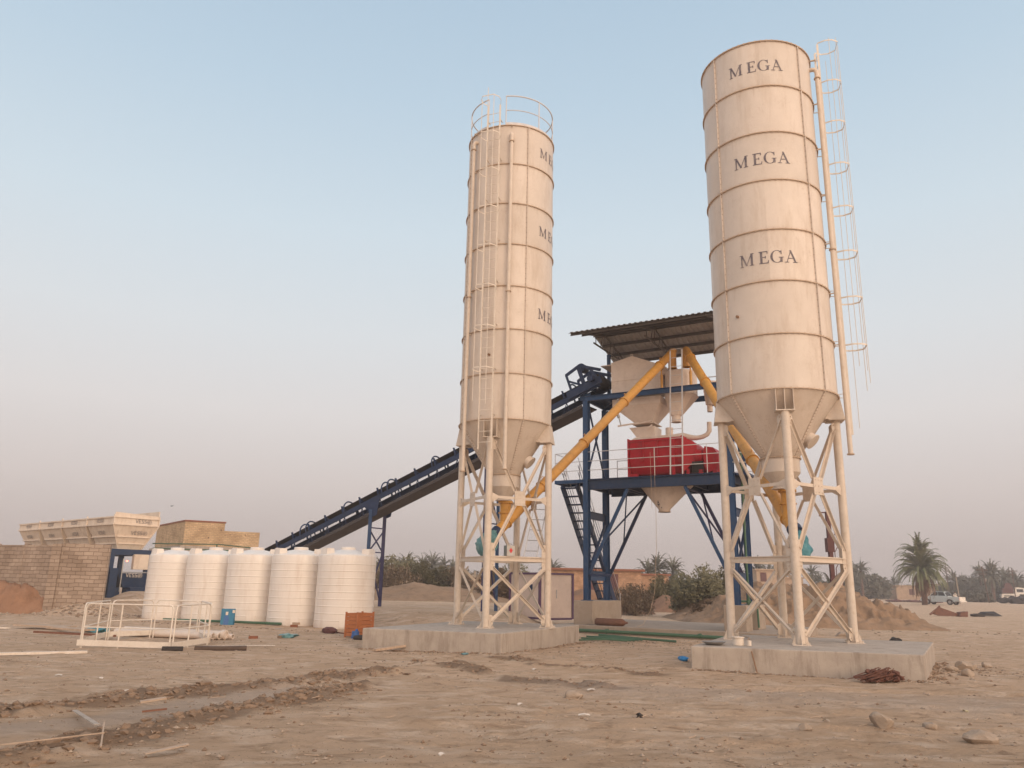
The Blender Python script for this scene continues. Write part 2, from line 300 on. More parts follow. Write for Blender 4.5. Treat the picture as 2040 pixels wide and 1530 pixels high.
def thing(name, loc, label, cat, group=None):
    o = bpy.data.objects.new(name, None); COL.objects.link(o); o.location = loc; o.empty_display_size = .2; WO[o.name] = V(loc)
    return tag(o, label, cat, group)
def copy_tree(o, parent=None):
    c = o.copy(); COL.objects.link(c); c.parent = parent
    for ch in list(o.children): copy_tree(ch, c)
    return c
def wall_uv(o, sc_=1.0):
    me = o.data; uvl = me.uv_layers.new(name='uv'); og = o.location if o.parent is None else WO[o.parent.name]
    for p in me.polygons:
        nx = p.normal
        if abs(nx.z) > .7: ax = (V((1, 0, 0)), V((0, 1, 0)))
        else: ax = (V((-nx.y, nx.x, 0)).normalized(), V((0, 0, 1)))
        for li in p.loop_indices:
            co = me.vertices[me.loops[li].vertex_index].co+og; uvl.data[li].uv = (co.dot(ax[0])*sc_, co.dot(ax[1])*sc_)
# numpy value noise
def _h(ix, iy, s):
    n = (ix*374761393+iy*668265263+s*974634777) & 0xffffffff; n = ((n ^ (n >> 13))*1274126177) & 0xffffffff; return ((n ^ (n >> 16)) & 0xffff)/65535.0
def vn(x, y, s=0):
    ix = np.floor(x).astype(np.int64); iy = np.floor(y).astype(np.int64); fx = x-ix; fy = y-iy; fx = fx*fx*(3-2*fx); fy = fy*fy*(3-2*fy)
    return (_h(ix, iy, s)*(1-fx)+_h(ix+1, iy, s)*fx)*(1-fy)+(_h(ix, iy+1, s)*(1-fx)+_h(ix+1, iy+1, s)*fx)*fy
def fbm(x, y, o=4, s=0, g=.5):
    a = 0; k = 1; t = 0
    for i in range(o): a = a+k*(vn(x*2**i, y*2**i, s+i)-.5); t += k; k *= g
    return a/t*2
def ss(a, b, x): t = np.clip((x-a)/(b-a), 0, 1); return t*t*(3-2*t)
BANDS = [([(-7.6, 8.9), (-5.95, 10.0), (-4.95, 11.65), (-4.0, 12.4), (-3.2, 13.8), (-2.2, 15.2)], .42, .1),
         ([(-4.8, 7.0), (-4.2, 8.0), (-3.8, 9.3), (-3.5, 10.4), (-2.9, 11.4), (-2.4, 13.1)], .42, .1),
         ([(-1.9, 16.9), (-1.1, 16.5), (-.3, 15.3)], .28, .09), ([(.1, 14.4), (1.0, 13.9), (1.75, 13.5)], .28, .09),
         ([(-.3, 18.2), (.5, 17.5)], .2, .05), ([(.7, 16.9), (1.5, 16.6), (2.1, 16.1), (2.8, 15.4)], .22, .06)]
def band_d(x, y, pts):
    d = np.full(np.shape(x), 1e9)
    for (ax, ay), (bx, by) in zip(pts, pts[1:]):
        dx, dy = bx-ax, by-ay; t = np.clip(((x-ax)*dx+(y-ay)*dy)/(dx*dx+dy*dy), 0, 1); d = np.minimum(d, np.hypot(x-ax-t*dx, y-ay-t*dy))
    return d
def gh(x, y, fine=True):
    x = np.asarray(x, float); y = np.asarray(y, float)
    yt = 32.565-.517*(x+13.547)
    z = .5*ss(1.2, 4.6, y-yt)*(1-ss(.2, 1.6, x))*ss(-60, -30, x)*(1-ss(60, 90, y)*.6)
    z = z+.45*ss(-16.2, -17.5, x)*ss(32.0, 34.6, y)*ss(-19.6, -18.4, x)*(1-ss(37, 50, y))
    z = z+.08*ss(5.0, 3.6, x)*ss(2.5, 3.6, x)*ss(15, 17, y)*(1-ss(20, 23, y))
    z = z+.05*fbm(x*.22, y*.22, 4, 3)+.02*fbm(x*1.3, y*1.3, 4, 9)
    if fine:
        for k, (pts, wd, h) in enumerate(BANDS):
            d = band_d(x+.35*fbm(x*1.2, y*1.2, 3, 40+k), y+.35*fbm(x*1.2, y*1.2, 3, 50+k), pts); m = ss(wd, wd*.3, d)
            z = z+m*h*(.55+.9*fbm(x*5, y*5, 4, 21+k))
        near = 1-ss(22, 40, y); rg = 1-2*np.abs(fbm(x*1.7, y*2.3, 4, 13)); cl = np.clip(fbm(x*8, y*8, 3, 31, .6)-.22, 0, 1); z = z+near*(.045*cl*ss(-.1, .3, fbm(x*.9, y*.9, 3, 33))+.010*fbm(x*7, y*7, 3, 5, .7)+.014*fbm(x*3, y*3.6, 4, 15, .65)+.018*(rg-.6)*ss(.0, .5, fbm(x*.5, y*.5, 3, 17)+.15))
        # wheel ruts of vehicles passing in front of the foundations
        for k, (off, sl_, dp) in enumerate(((0, .16, .035), (1.55, .16, .03), (-1.6, .05, .03), (-3.1, .05, .03), (3.4, .3, .03), (-4.0, -.12, .022))):
            yy = 12.6+off-sl_*(x-4)-.5*np.sin(x*.25+k)+.12*fbm(x*.6, x*0+k, 3, 60+k)
            dd = np.abs(y-yy); z = z-dp*ss(.26, .06, dd)*ss(-3.5, 1, x)+dp*.7*ss(.5, .3, dd)*ss(.2, .3, dd)*ss(-3.5, 1, x)*(.5+fbm(x*3, y*3, 3, 66))
    return z
def g0(x, y): return float(gh(np.array([x]), np.array([y]))[0])
# ================================================================ GROUND
def ground_mat():
    m = bpy.data.materials.new('dusty_ground'); m.use_nodes = True; t = m.node_tree; n = t.nodes; l = t.links; b = n['Principled BSDF']; b.inputs['Roughness'].default_value = .97; b.inputs['Specular IOR Level'].default_value = .1
    g = n.new('ShaderNodeNewGeometry')
    def noise(sc_, d=8, r=.6, st=(1, 1, 1), dist=0):
        mp = n.new('ShaderNodeMapping'); mp.inputs['Scale'].default_value = st; l.new(g.outputs['Position'], mp.inputs[0])
        z = n.new('ShaderNodeTexNoise'); z.inputs['Scale'].default_value = sc_; z.inputs['Detail'].default_value = d; z.inputs['Roughness'].default_value = r; z.inputs['Distortion'].default_value = dist; l.new(mp.outputs[0], z.inputs['Vector']); return z.outputs[0]
    def mr_(s, a, b_, c=0, d=1):
        q = n.new('ShaderNodeMapRange'); q.inputs[1].default_value = a; q.inputs[2].default_value = b_; q.inputs[3].default_value = c; q.inputs[4].default_value = d; l.new(s, q.inputs[0]); return q.outputs[0]
    def mix(f, a, b_, bt='MIX'):
        q = n.new('ShaderNodeMix'); q.data_type = 'RGBA'; q.blend_type = bt
        l.new(f, q.inputs['Factor']) if not isinstance(f, float) else setattr(q.inputs['Factor'], 'default_value', f)
        for s, k in ((a, 'A'), (b_, 'B')):
            if isinstance(s, tuple): q.inputs[k].default_value = (*s, 1)
            else: l.new(s, q.inputs[k])
        return q.outputs['Result']
    c = mix(mr_(noise(.35, 6), .35, .65), (.64, .455, .315), (.54, .375, .25))
    c = mix(mr_(noise(1.3, 8, .65, (1, 1.7, 1), .4), .5, .64), c, (.70, .535, .40))
    c = mix(mr_(noise(2.7, 9, .7, (.8, 1.6, 1), .6), .50, .66, 0, .85), c, (.36, .24, .155))
    c = mix(mr_(noise(14, 6, .75), .6, .76, 0, .8), c, (.23, .155, .105))
    c = mix(mr_(noise(30, 4, .7), .62, .75, 0, .7), c, (.66, .54, .44))
    at = n.new('ShaderNodeAttribute'); at.attribute_name = 'dug'
    c = mix(at.outputs['Fac'], c, (.22, .145, .095))
    a2 = n.new('ShaderNodeAttribute'); a2.attribute_name = 'pale'
    c = mix(a2.outputs['Fac'], c, (.47, .39, .33))
    l.new(c, b.inputs['Base Color'])
    h1 = noise(9, 8, .7); h2 = noise(60, 6, .8)
    ad = n.new('ShaderNodeMath'); ad.operation = 'MULTIPLY_ADD'; l.new(h2, ad.inputs[0]); ad.inputs[1].default_value = .35; l.new(h1, ad.inputs[2])
    bp = n.new('ShaderNodeBump'); bp.inputs['Strength'].default_value = 1.0; bp.inputs['Distance'].default_value = .09; l.new(ad.outputs[0], bp.inputs['Height']); l.new(bp.outputs[0], b.inputs['Normal'])
    return m
M_GROUND = ground_mat()
def axis_(core0, core1, d0, far, g=1.06):
    a = list(np.arange(core0, core1, d0)); s = d0; x = core1
    while x < far: a.append(x); s *= g; x += s
    a.append(far); x = core0; s = d0; lo = []
    while x > -far: s *= g; x -= s; lo.append(x)
    return np.array(lo[::-1]+a)
def grid_mesh(name, X, Y, Z, m, smooth=True, attrs=None, origin=(0, 0, 0)):
    ny, nx = Z.shape; me = bpy.data.meshes.new(name)
    co = np.stack([X-origin[0], Y-origin[1], Z-origin[2]], -1).reshape(-1, 3).astype(np.float32)
    i = np.arange(ny*nx).reshape(ny, nx); q = np.stack([i[:-1, :-1], i[:-1, 1:], i[1:, 1:], i[1:, :-1]], -1).reshape(-1, 4)
    me.vertices.add(len(co)); me.vertices.foreach_set('co', co.ravel()); me.loops.add(q.size); me.loops.foreach_set('vertex_index', q.ravel().astype(np.int32))
    me.polygons.add(len(q)); me.polygons.foreach_set('loop_start', (np.arange(len(q))*4).astype(np.int32)); me.polygons.foreach_set('loop_total', np.full(len(q), 4, np.int32))
    me.polygons.foreach_set('use_smooth', [smooth]*len(q)); me.update(calc_edges=True)
    for k, a in (attrs or {}).items():
        at = me.attributes.new(k, 'FLOAT', 'POINT'); at.data.foreach_set('value', a.reshape(-1).astype(np.float32))
    me.materials.append(m); o = bpy.data.objects.new(name, me); COL.objects.link(o); o.location = origin; return o
gx = axis_(-12, 12, .085, 900, 1.045)
gy = [-60., -30, -15, -8, -3, 0, 2]; y = 3.5
while y < 1200: gy.append(y); y += max(.05, .0065*y) if y < 60 else .03*y
X, Y = np.meshgrid(gx, np.array(gy)); Z = gh(X, Y)
dug = np.zeros_like(X)
for k, (pts, wd, h) in enumerate(BANDS): dug = np.maximum(dug, ss(wd*1.15, wd*.4, band_d(X+.3*fbm(X*1.5, Y*1.5, 3, 60+k), Y+.3*fbm(X*1.5, Y*1.5, 3, 70+k), pts))*.8)
pale = .5*ss(.75, .2, band_d(X, Y, [(-7, 7.6), (-4.6, 9.6), (-3.9, 11.2), (-3.3, 12.4)])+.4*fbm(X*1.3, Y*1.3, 3, 80))*(1-dug)
pale = np.maximum(pale, .35*ss(1.5, .4, np.abs(Y-13.2+.16*(X-4)+.5*np.sin(X*.25)))*ss(-1, 2, X))
tag(grid_mesh('ground', X, Y, Z, M_GROUND, attrs={'dug': dug, 'pale': pale}), 'dusty tan building-site ground with ruts and litter', kind='structure')
GYA = np.array(gy)
def g0(x, y):
    i = min(max(int(np.searchsorted(gx, x))-1, 0), len(gx)-2); j = min(max(int(np.searchsorted(GYA, y))-1, 0), len(gy)-2)
    u = (x-gx[i])/(gx[i+1]-gx[i]); v = (y-GYA[j])/(GYA[j+1]-GYA[j])
    return float((Z0[j, i]*(1-u)+Z0[j, i+1]*u)*(1-v)+(Z0[j+1, i]*(1-u)+Z0[j+1, i+1]*u)*v)
Z0 = Z.copy()
# ---- earth mounds
def soil_mat(name, c1, c2, dk):
    return mat(name, c1, c2, 1.1, 1, .8, 5, dirt=dk, dirt_amt=.75, dirt_scale=1.1, spec=.1)
M_SOIL = soil_mat('spoil_earth', (.33, .22, .145), (.25, .165, .105), (.13, .085, .055))
M_SOILR = soil_mat('reddish_earth', (.32, .18, .11), (.26, .145, .09), (.16, .09, .055))
def mound(name, x0, x1, y0, y1, fn, m, step, label, rough=.22, seed=1):
    xs = np.arange(x0, x1+step, step); ys = np.arange(y0, y1+step, step); X, Y = np.meshgrid(xs, ys)
    h = fn(X, Y); k = np.clip(h/.6, 0, 1)
    rd = 1-np.abs(fbm(X*.9, Y*.9, 4, seed))*2; rd2 = 1-np.abs(fbm(X*2.3, Y*2.3, 4, seed+3))*2
    Z = gh(X, Y, False)+h+k*(rough*fbm(X*.8, Y*.8, 4, seed+9)+rough*.55*rd*rd-rough*.3+rough*.5*(rd2-.6)+rough*.5*fbm(X*4.1, Y*4.1, 4, seed+5, .7))-.12*(1-np.clip(h/.1, 0, 1))
    o = grid_mesh(name, X, Y, Z, m, origin=((x0+x1)/2, (y0+y1)/2, 0)); return tag(o, label, kind='structure')
def heap_fn(xp, hp, y0, y1, y2, y3, sd=0):
    def f(X, Y):
        h = np.interp(X, xp, hp)*(1+.12*fbm(X*.5, Y*.5, 3, 30+sd)); d = .8*fbm(X*.45, Y*.1, 3, 33+sd)
        return h*ss(y0, y1, Y+d)**.8*(1-ss(y2, y3, Y+d))
    return f
mound('earth_mound', 8, 24, 33, 50, heap_fn([8.2, 9.3, 10.9, 12.6, 14.2, 15.8, 17, 18.5, 20.1], [0, .3, 1.0, 1.65, 1.75, 1.6, 1.25, .7, 0], 35, 37.9, 42, 48), M_SOIL, .085, 'long heap of dug brown earth behind the right silo', .4)
mound('earth_mound', -12, 1, 46, 64, heap_fn([-12, -9.5, -7.5, -6.0, -3.5, -1, 1], [0, .35, .75, .95, .75, .4, 0], 47, 51, 55, 63, 3), M_SOIL, .2, 'low brown earth mound beyond the conveyor trestle', .12, 5)
mound('earth_mound', 2, 9, 46, 56, heap_fn([2, 3.5, 4.6, 6.5, 8, 9], [0, .9, 1.35, 1.2, .8, 0], 47, 49, 52, 55.5, 7), M_SOILR, .18, 'reddish earth mound behind the small cabin', .15, 8)
mound('earth_mound', 9.4, 15.4, 51, 61, heap_fn([9.4, 10.6, 12.4, 14.2, 15.4], [0, 1.0, 1.2, .9, 0], 52, 54, 57, 60.5, 9), M_SOILR, .2, 'reddish earth mound glimpsed under the mixer tower between bushes', .12, 12)
mound('earth_mound', -34, -19.3, 31.6, 37, heap_fn([-34, -30, -25, -21, -19.75, -19.5], [1.0, 1.15, 1.2, 1.2, 1.15, .2], 33.4, 34.5, 36.5, 37, 11), M_SOILR, .09, 'bank of reddish earth against the foot of the block wall', .32, 15)

# ================================================================ FOUNDATIONS
def slab(name, pts, z0, z1, m, label, cat='concrete base', bev=.02):
    b = MB(); b.prism(pts, z0, z1); o = b.build(name, m, smooth=False)
    md = o.modifiers.new('bevel', 'BEVEL'); md.width = bev; md.segments = 2
    return tag(o, label, cat)
slab('concrete_foundation', [(-3.58, 20.18), (-.12, 19.11), (2.12, 23.9), (-1.34, 24.97)], -.25, .47, M_CONC, 'raised concrete foundation slab under the left silo', 'foundation')
slab('concrete_foundation', [(3.67, 16.3), (7.78, 15.24), (10.0, 19.1), (5.7, 20.7)], -.25, .47, M_CONC, 'raised concrete foundation slab under the right silo', 'foundation')
TX, TY, TA, TW, TD = 2.88, 29.188, -.5215, 5.389, 1.83
TF = Matrix.Translation((TX, TY, 0)) @ Matrix.Rotation(TA, 4, 'Z')
def tw(s, t, z=0): return TF @ V((s, t, z))
def trect(s0, s1, t0, t1): return [tuple(tw(a, b_).xy) for a, b_ in ((s0, t0), (s1, t0), (s1, t1), (s0, t1))]
slab('concrete_slab', trect(-.75, TW+1.6, -.95, 5.2), -.2, .26, M_CONC2, 'long low concrete slab under the mixer tower', 'slab')
slab('concrete_pedestal', trect(-.38, .36, -.35, 2.4), .255, 1.07, M_CONC2, 'concrete pedestal block under the left columns of the mixer tower', 'pedestal')
slab('concrete_pedestal', trect(TW-.38, TW+.36, -.35, .45), .255, 1.07, M_CONC2, 'front concrete pedestal under the right column of the mixer tower', 'pedestal')
slab('concrete_pedestal', trect(TW-.38, TW+.36, 1.35, 2.4), .255, 1.07, M_CONC2, 'rear concrete pedestal under the right side of the mixer tower', 'pedestal')
b_ = g0(-5.2, 32.5)
slab('concrete_footing', [(-6.3, 33.0), (-4.5, 33.4), (-4.6, 34.4), (-6.4, 34.0)], 0, .45, M_CONC2, 'low concrete footing in front of the conveyor trestle', 'footing')
slab('concrete_footing', [(-5.35, 25.7), (-15.4, 31.0), (-14.2, 34.6), (-4.2, 29.2)], -.2, .0, M_CONC2, 'thin concrete pad under the row of water tanks', 'pad')

# ================================================================ LETTERING (seriffed strokes as quads)
def seg(x0, y0, x1, y1, w, horiz=False):
    dx, dy = x1-x0, y1-y0; l_ = math.hypot(dx, dy)
    if horiz or abs(dy) < 1e-6: nx_, ny_ = -dy/l_*w/2, dx/l_*w/2
    else: nx_, ny_ = w/2, 0
    return [(x0-nx_, y0-ny_), (x0+nx_, y0+ny_), (x1+nx_, y1+ny_), (x1-nx_, y1-ny_)]
def arcq(cx, cy, rx, ry, a0, a1, w0, w1, n=14):
    q = []
    for i in range(n):
        a, b = R_(a0+(a1-a0)*i/n), R_(a0+(a1-a0)*(i+1)/n)
        def ww(t): return w0+(w1-w0)*abs(math.cos(t))
        q.append([(cx+rx*math.cos(a), cy+ry*math.sin(a)), (cx+rx*math.cos(b), cy+ry*math.sin(b)), (cx+(rx-ww(b))*math.cos(b), cy+(ry-ww(b)*.5)*math.sin(b)), (cx+(rx-ww(a))*math.cos(a), cy+(ry-ww(a)*.5)*math.sin(a))])
    return q
GL = {
 'M': (1.08, [seg(.14, 0, .14, 1, .05), seg(.16, 1, .53, .06, .13), seg(.53, .06, .90, 1, .055), seg(.93, 0, .93, 1, .125), seg(.02, .02, .28, .02, .04), seg(0, .98, .2, .98, .04), seg(.78, .02, 1.08, .02, .04), seg(.88, .98, 1.08, .98, .04)]),
 'E': (.72, [seg(.17, 0, .17, 1, .125), seg(.02, .975, .62, .975, .05), seg(.17, .51, .48, .51, .045), seg(.02, .025, .66, .025, .05), seg(.61, .98, .61, .80, .04), seg(.47, .60, .47, .42, .04), seg(.65, 0, .68, .22, .04)]),
 'G': (.95, arcq(.48, .5, .47, .51, 48, 330, .035, .13, 22)+[seg(.80, .06, .80, .42, .12), seg(.64, .43, .95, .43, .04), seg(.80, .98, .80, .70, .035)]),
 'A': (.92, [seg(.14, 0, .46, 1, .05), seg(.44, 1, .80, 0, .135), seg(.25, .34, .66, .34, .045), seg(0, .02, .28, .02, .04), seg(.62, .02, .95, .02, .04)]),
 'V': (.8, [seg(.05, 1, .4, 0, .14), seg(.75, 1, .4, 0, .14)]),
 'e': (.66, [seg(.08, 0, .08, 1, .14), seg(.02, .93, .58, .93, .14), seg(.02, .5, .5, .5, .12), seg(.02, .07, .58, .07, .14)]),
 'S': (.66, [seg(.06, .93, .6, .93, .14), seg(.1, .93, .1, .5, .14), seg(.06, .5, .58, .5, .12), seg(.54, .5, .54, .07, .14), seg(.02, .07, .58, .07, .14)]),
 'O': (1.2, arcq(.6, .45, .6, .62, 0, 360, .10, .12, 20)+[seg(.35, .5, .85, .5, .12), seg(.35, .2, .75, .2, .12), seg(.35, .5, .35, .2, .12), seg(.35, .75, .85, .75, .12)]),
}
def bold(q, k=.022):
    o = []
    for p in q:
        cx = sum(a for a, _ in p)/4; cy = sum(c for _, c in p)/4; w_ = max(a for a, _ in p)-min(a for a, _ in p); h_ = max(c for _, c in p)-min(c for _, c in p)
        sx_, sy_ = 1+2*k/max(w_, .05), 1+2*k*.5/max(h_, .05); o.append([(cx+(a-cx)*sx_, cy+(c-cy)*sy_) for a, c in p])
    return o
def letters(txt, gap):   # txt list of (glyph, extra gap before)
    q = []; x = 0
    for g, e in txt:
        x += e; wd, qs = GL[g]
        for p in qs: q.append([(a+x, b) for a, b in p])
        x += wd+gap
    return q, x-gap
def cyl_text(mb, c, R, az0, zc, h, quads, hscale=1.0):
    for p in quads:
        w_ = max(a for a, _ in p)-min(a for a, _ in p); n = max(1, int(w_/.18))
        for i in range(n):
            t0, t1 = i/n, (i+1)/n
            def lp(a, b, t): return (a[0]+(b[0]-a[0])*t, a[1]+(b[1]-a[1])*t)
            if abs(p[0][0]-p[3][0]) > abs(p[0][0]-p[1][0]): k = [lp(p[0], p[3], t0), lp(p[1], p[2], t0), lp(p[1], p[2], t1), lp(p[0], p[3], t1)]
            else: k = [lp(p[0], p[1], t0), lp(p[0], p[1], t1), lp(p[3], p[2], t1), lp(p[3], p[2], t0)]
            vs = []
            for a, b in k:
                an = az0+a*h*hscale/R; vs.append((c[0]+(R+.006)*math.cos(an), c[1]+(R+.006)*math.sin(an), zc+(b-.5)*h))
            mb.add(vs, [(0, 1, 2, 3)])

# ================================================================ SILOS
ZB, DZ, NR = 6.04, 1.312, 7
ZT = ZB+DZ*NR
def make_silo(c, ang, R, label, seams, text_az, ladder_az, pipes, top_rail, facing, loc_z=.47):
    root = thing('cement_silo', (c[0], c[1], loc_z), label, 'silo')
    az = lambda deg: facing+R_(deg)
    pt = lambda deg, r, z: V((c[0]+r*math.cos(az(deg)), c[1]+r*math.sin(az(deg)), z))
    b = MB(); b.lathe(c, [(R, ZB), (R, ZT)], 72); b.lathe(c, [(R, ZT), (R*.3, ZT+.28), (.02, ZT+.33)], 72); b.build('shell', M_SILO, root)
    b = MB(); b.lathe(c, [(R, ZB), (.42, 4.62)], 60); b.build('cone', M_SILO, root)
    b = MB(); b.lathe(c, [(.44, 4.62), (.44, 4.28), (.2, 3.98), (.2, 3.90)], 40); b.lathe(c, [(.24, 3.93), (.24, 3.9), (.1, 3.9)], 30); b.build('discharge_collar', M_SILO, root)
    zs = [ZB+DZ*i for i in range(NR+1)]
    for i, z in enumerate(zs):
        b = MB(); rr = R+.045
        b.lathe(c, [(R-.002, z-.010), (rr-.008, z-.010), (rr-.008, z+.010), (R-.002, z+.010)], 90)
        fl = b.build('flange_ring', M_RING, root, smooth=False)
        if i < NR+1:
            bb = MB()
            for k in range(64):
                a = 2*math.pi*k/64; p = V((c[0]+(R+.026)*math.cos(a), c[1]+(R+.026)*math.sin(a), z)); bb.box(p.x-.009, p.x+.009, p.y-.009, p.y+.009, z-.03, z+.026)
            tag(bb.build('bolt_row', M_RING, fl, smooth=False), kind='stuff')
    b = MB(); b.lathe(c, [(.44, 4.61), (.48, 4.61), (.48, 4.635), (.44, 4.635)], 48)
    for k in range(20):
        a = 2*math.pi*k/20; b.cyl((c[0]+.465*math.cos(a), c[1]+.465*math.sin(a), 4.59), (c[0]+.465*math.cos(a), c[1]+.465*math.sin(a), 4.65), .01, n=5)
    b.build('flange_ring', M_RING, root, smooth=False)
    for sd in seams:
        b = MB(); t = V((-math.sin(az(sd)), math.cos(az(sd)), 0)); o_ = V((math.cos(az(sd)), math.sin(az(sd)), 0))
        for i in range(NR):
            z0, z1 = zs[i]+.02, zs[i+1]-.02; p = pt(sd, R+.02, 0)
            for sg in (-.008, .008):
                q = p+t*sg; b.loft([[q+o_*-.025+t*-.006+V((0, 0, z)), q+o_*.02+t*-.006+V((0, 0, z)), q+o_*.02+t*.006+V((0, 0, z)), q+o_*-.025+t*.006+V((0, 0, z))] for z in (z0, z1)])
        # the seam runs on down the cone
        pa, pb = pt(sd, R+.005, ZB-.02), pt(sd, .44, 4.65); b.beam(pa, pb, .05, .035, up=o_)
        s_ = b.build('seam_flange', M_SILO, root, smooth=False)
        b = MB()
        for i in range(NR):
            for k in range(8):
                z = zs[i]+.1+k*(DZ-.2)/7; p = pt(sd, R+.018, z); b.beam(p-t*.024, p+t*.024, .013, .013)
        for k in range(22):
            p = pa.lerp(pb, (k+.5)/22)+o_*.015; b.beam(p-t*.026, p+t*.026, .013, .013)
        tag(b.build('bolt_row', M_STAIN, s_, smooth=False), kind='stuff')
    # lettering: three rows
    q, wd = letters([('M', 0), ('E', .28), ('G', .0), ('A', 0)], .12); q = [p if len(p) == 4 and False else p for p in bold(q)]; hh = .31; hs = 1.0
    for i in (2, 4, 6):
        b = MB(); cyl_text(b, c, R, az(text_az), zs[i]+.60, hh, q, hs); b.build('lettering', M_DARK, root, smooth=False)
    # legs, brackets
    s = 1.87/2; ca, sa = math.cos(ang), math.sin(ang); cor = [(-s, -s), (s, -s), (s, s), (-s, s)]
    LP = [V((c[0]+x*ca-y*sa, c[1]+x*sa+y*ca, 0)) for x, y in cor]
    for p in LP:
        rad = (p-V((c[0], c[1], 0))).normalized(); tg = V((-rad.y, rad.x, 0)); Z_ = lambda z: V((0, 0, z))
        b = MB(); b.cyl(p+Z_(.49), p+Z_(5.52), .095, n=24); lg = b.build('leg', M_LEG, root)
        b = MB(); b.beam(p+Z_(.47)-rad*.19, p+Z_(.47)+rad*.19, .38, .03)
        for dd in (rad, -rad, tg, -tg):
            b.loft([[p+dd*.1+dd.cross(V((0, 0, 1)))*e_+Z_(.485) for e_ in (-.006, .006)]+[p+dd*.18+dd.cross(V((0, 0, 1)))*e_+Z_(.485) for e_ in (.006, -.006)],
                    [p+dd*.1+dd.cross(V((0, 0, 1)))*e_+Z_(.68) for e_ in (-.006, .006)]+[p+dd*.105+dd.cross(V((0, 0, 1)))*e_+Z_(.68) for e_ in (.006, -.006)]])
        for e_ in (-1, 1):
            for g_ in (-1, 1): b.cyl(p+rad*.15*e_+tg*.15*g_+Z_(.48), p+rad*.15*e_+tg*.15*g_+Z_(.53), .015, n=6)
        b.build('base_plate', M_LEG, lg, smooth=False)
        # bracket: box hugging the cone from the ring down to the leg head
        cc = V((c[0], c[1], 0)); b = MB(); rl = (p-cc).length
        ri = lambda z: .42+(R-.42)*(z-4.62)/(ZB-4.62)
        if rad.y < -.85 and abs(rad.x) < .5 or (facing and abs((math.atan2(rad.y, rad.x)-facing+math.pi) % (2*math.pi)-math.pi) < .4):
            for e_ in (-.19, 0, .19): b.loft([[cc+rad*(ri(z)-.01)+tg*(e_-.007)+Z_(z), cc+rad*(R+.03)+tg*(e_-.007)+Z_(z), cc+rad*(R+.03)+tg*(e_+.007)+Z_(z), cc+rad*(ri(z)-.01)+tg*(e_+.007)+Z_(z)] for z in (5.54, ZB-.02)])
            b.beam(cc+rad*(rl-.16)+Z_(5.53), cc+rad*(R+.04)+Z_(5.53), .42, .025)
        else:
            b.loft([[cc+rad*(ri(z)-.02)+tg*-w_+Z_(z), cc+rad*(R+.035+k)+tg*-w_+Z_(z), cc+rad*(R+.035+k)+tg*w_+Z_(z), cc+rad*(ri(z)-.02)+tg*w_+Z_(z)] for z, w_, k in ((5.54, .24, .06), (ZB-.02, .17, 0))])
            b.beam(cc+rad*(rl-.2)+Z_(5.53), cc+rad*(R+.1)+Z_(5.53), .5, .025)
        b.build('bracket', M_LEG, root, smooth=False)
    # bracing on each face
    for i in range(4):
        a, d = LP[i], LP[(i+1) % 4]; u = (d-a).normalized(); nrm = V((u.y, -u.x, 0)); m_ = (a+d)/2
        if (m_-V((c[0], c[1], 0))).dot(nrm) < 0: nrm = -nrm
        Z_ = lambda z: V((0, 0, z)); off = nrm*.03
        for (p, q_, sgn) in ((a, d, 1), (d, a, -1)):
            e_ = u*sgn
            b = MB(); b.angle(p+e_*.13+Z_(5.33)+off, m_-e_*.13+Z_(4.06)+off, .075, .012, up=nrm); b.build('brace', M_LEG, root, smooth=False)
            b = MB(); b.angle(m_-e_*.13+Z_(3.72)+off, p+e_*.13+Z_(2.47)+off, .075, .012, up=nrm); b.build('brace', M_LEG, root, smooth=False)
            o2 = nrm*(.03 if sgn > 0 else .055)
            b = MB(); b.angle(p+e_*.14+Z_(2.02)+o2, q_-e_*.14+Z_(.66)+o2, .075, .012, up=nrm); b.build('brace', M_LEG, root, smooth=False)
            b = MB(); b.beam(p+e_*.07+Z_(3.89)+off, m_-e_*.16+Z_(3.89)+off, .03, .075, up=Z_(1))
            b.loft([[p+e_*k+Z_(z)+off+nrm*y_ for k, z in ((.09, 3.74), (.09, 4.0), (.27, 3.93), (.27, 3.85))] for y_ in (-.008, .008)]); b.build('brace', M_LEG, root, smooth=False)
            for z, h_ in ((5.33, .14), (2.3, .36), (.66, .14)):
                b = MB(); b.loft([[p+e_*k+Z_(zz)+off*.6+nrm*y_ for k, zz in ((.08, z-h_), (.16, z-h_), (.21, z-h_*.6), (.21, z+h_*.6), (.16, z+h_), (.08, z+h_))] for y_ in (-.008, .008)])
                for zz in (z-h_*.55, z+h_*.55): b.cyl(p+e_*.15+Z_(zz), p+e_*.15+Z_(zz)+nrm*.05, .016, n=6)
                b.build('gusset', M_LEG, root, smooth=False)
        b = MB(); g = .165; b.loft([[m_+u*x+Z_(3.89+z)+off+nrm*y_ for x, z in ((-g, -.2), (g, -.2), (g, .2), (-g, .2))] for y_ in (.018, .03)])
        for x in (-.11, .0, .11):
            for z in (-.14, 0, .14): b.cyl(m_+u*x+Z_(3.89+z)+off, m_+u*x+Z_(3.89+z)+off+nrm*.045, .013, n=6)
        b.build('gusset', M_LEG, root, smooth=False)
        b = MB(); b.channel(a+u*.1+Z_(2.25), d-u*.1+Z_(2.25), .05, .12, up=(0, 0, 1), side=1); b.build('cross_beam', M_LEG, root, smooth=False)
    # service platform of chequered sheet on the front half
    b = MB(); o_ = (LP[1]-LP[0]).normalized(); q_ = (LP[3]-LP[0]).normalized(); a = LP[0]
    b.loft([[a+o_*x+q_*y_+V((0, 0, z)) for x, y_ in ((.12, .03), (1.75, .03), (1.75, .75), (.12, .75))] for z in (2.312, 2.327)]); b.build('service_platform', M_LEG, root, smooth=False)
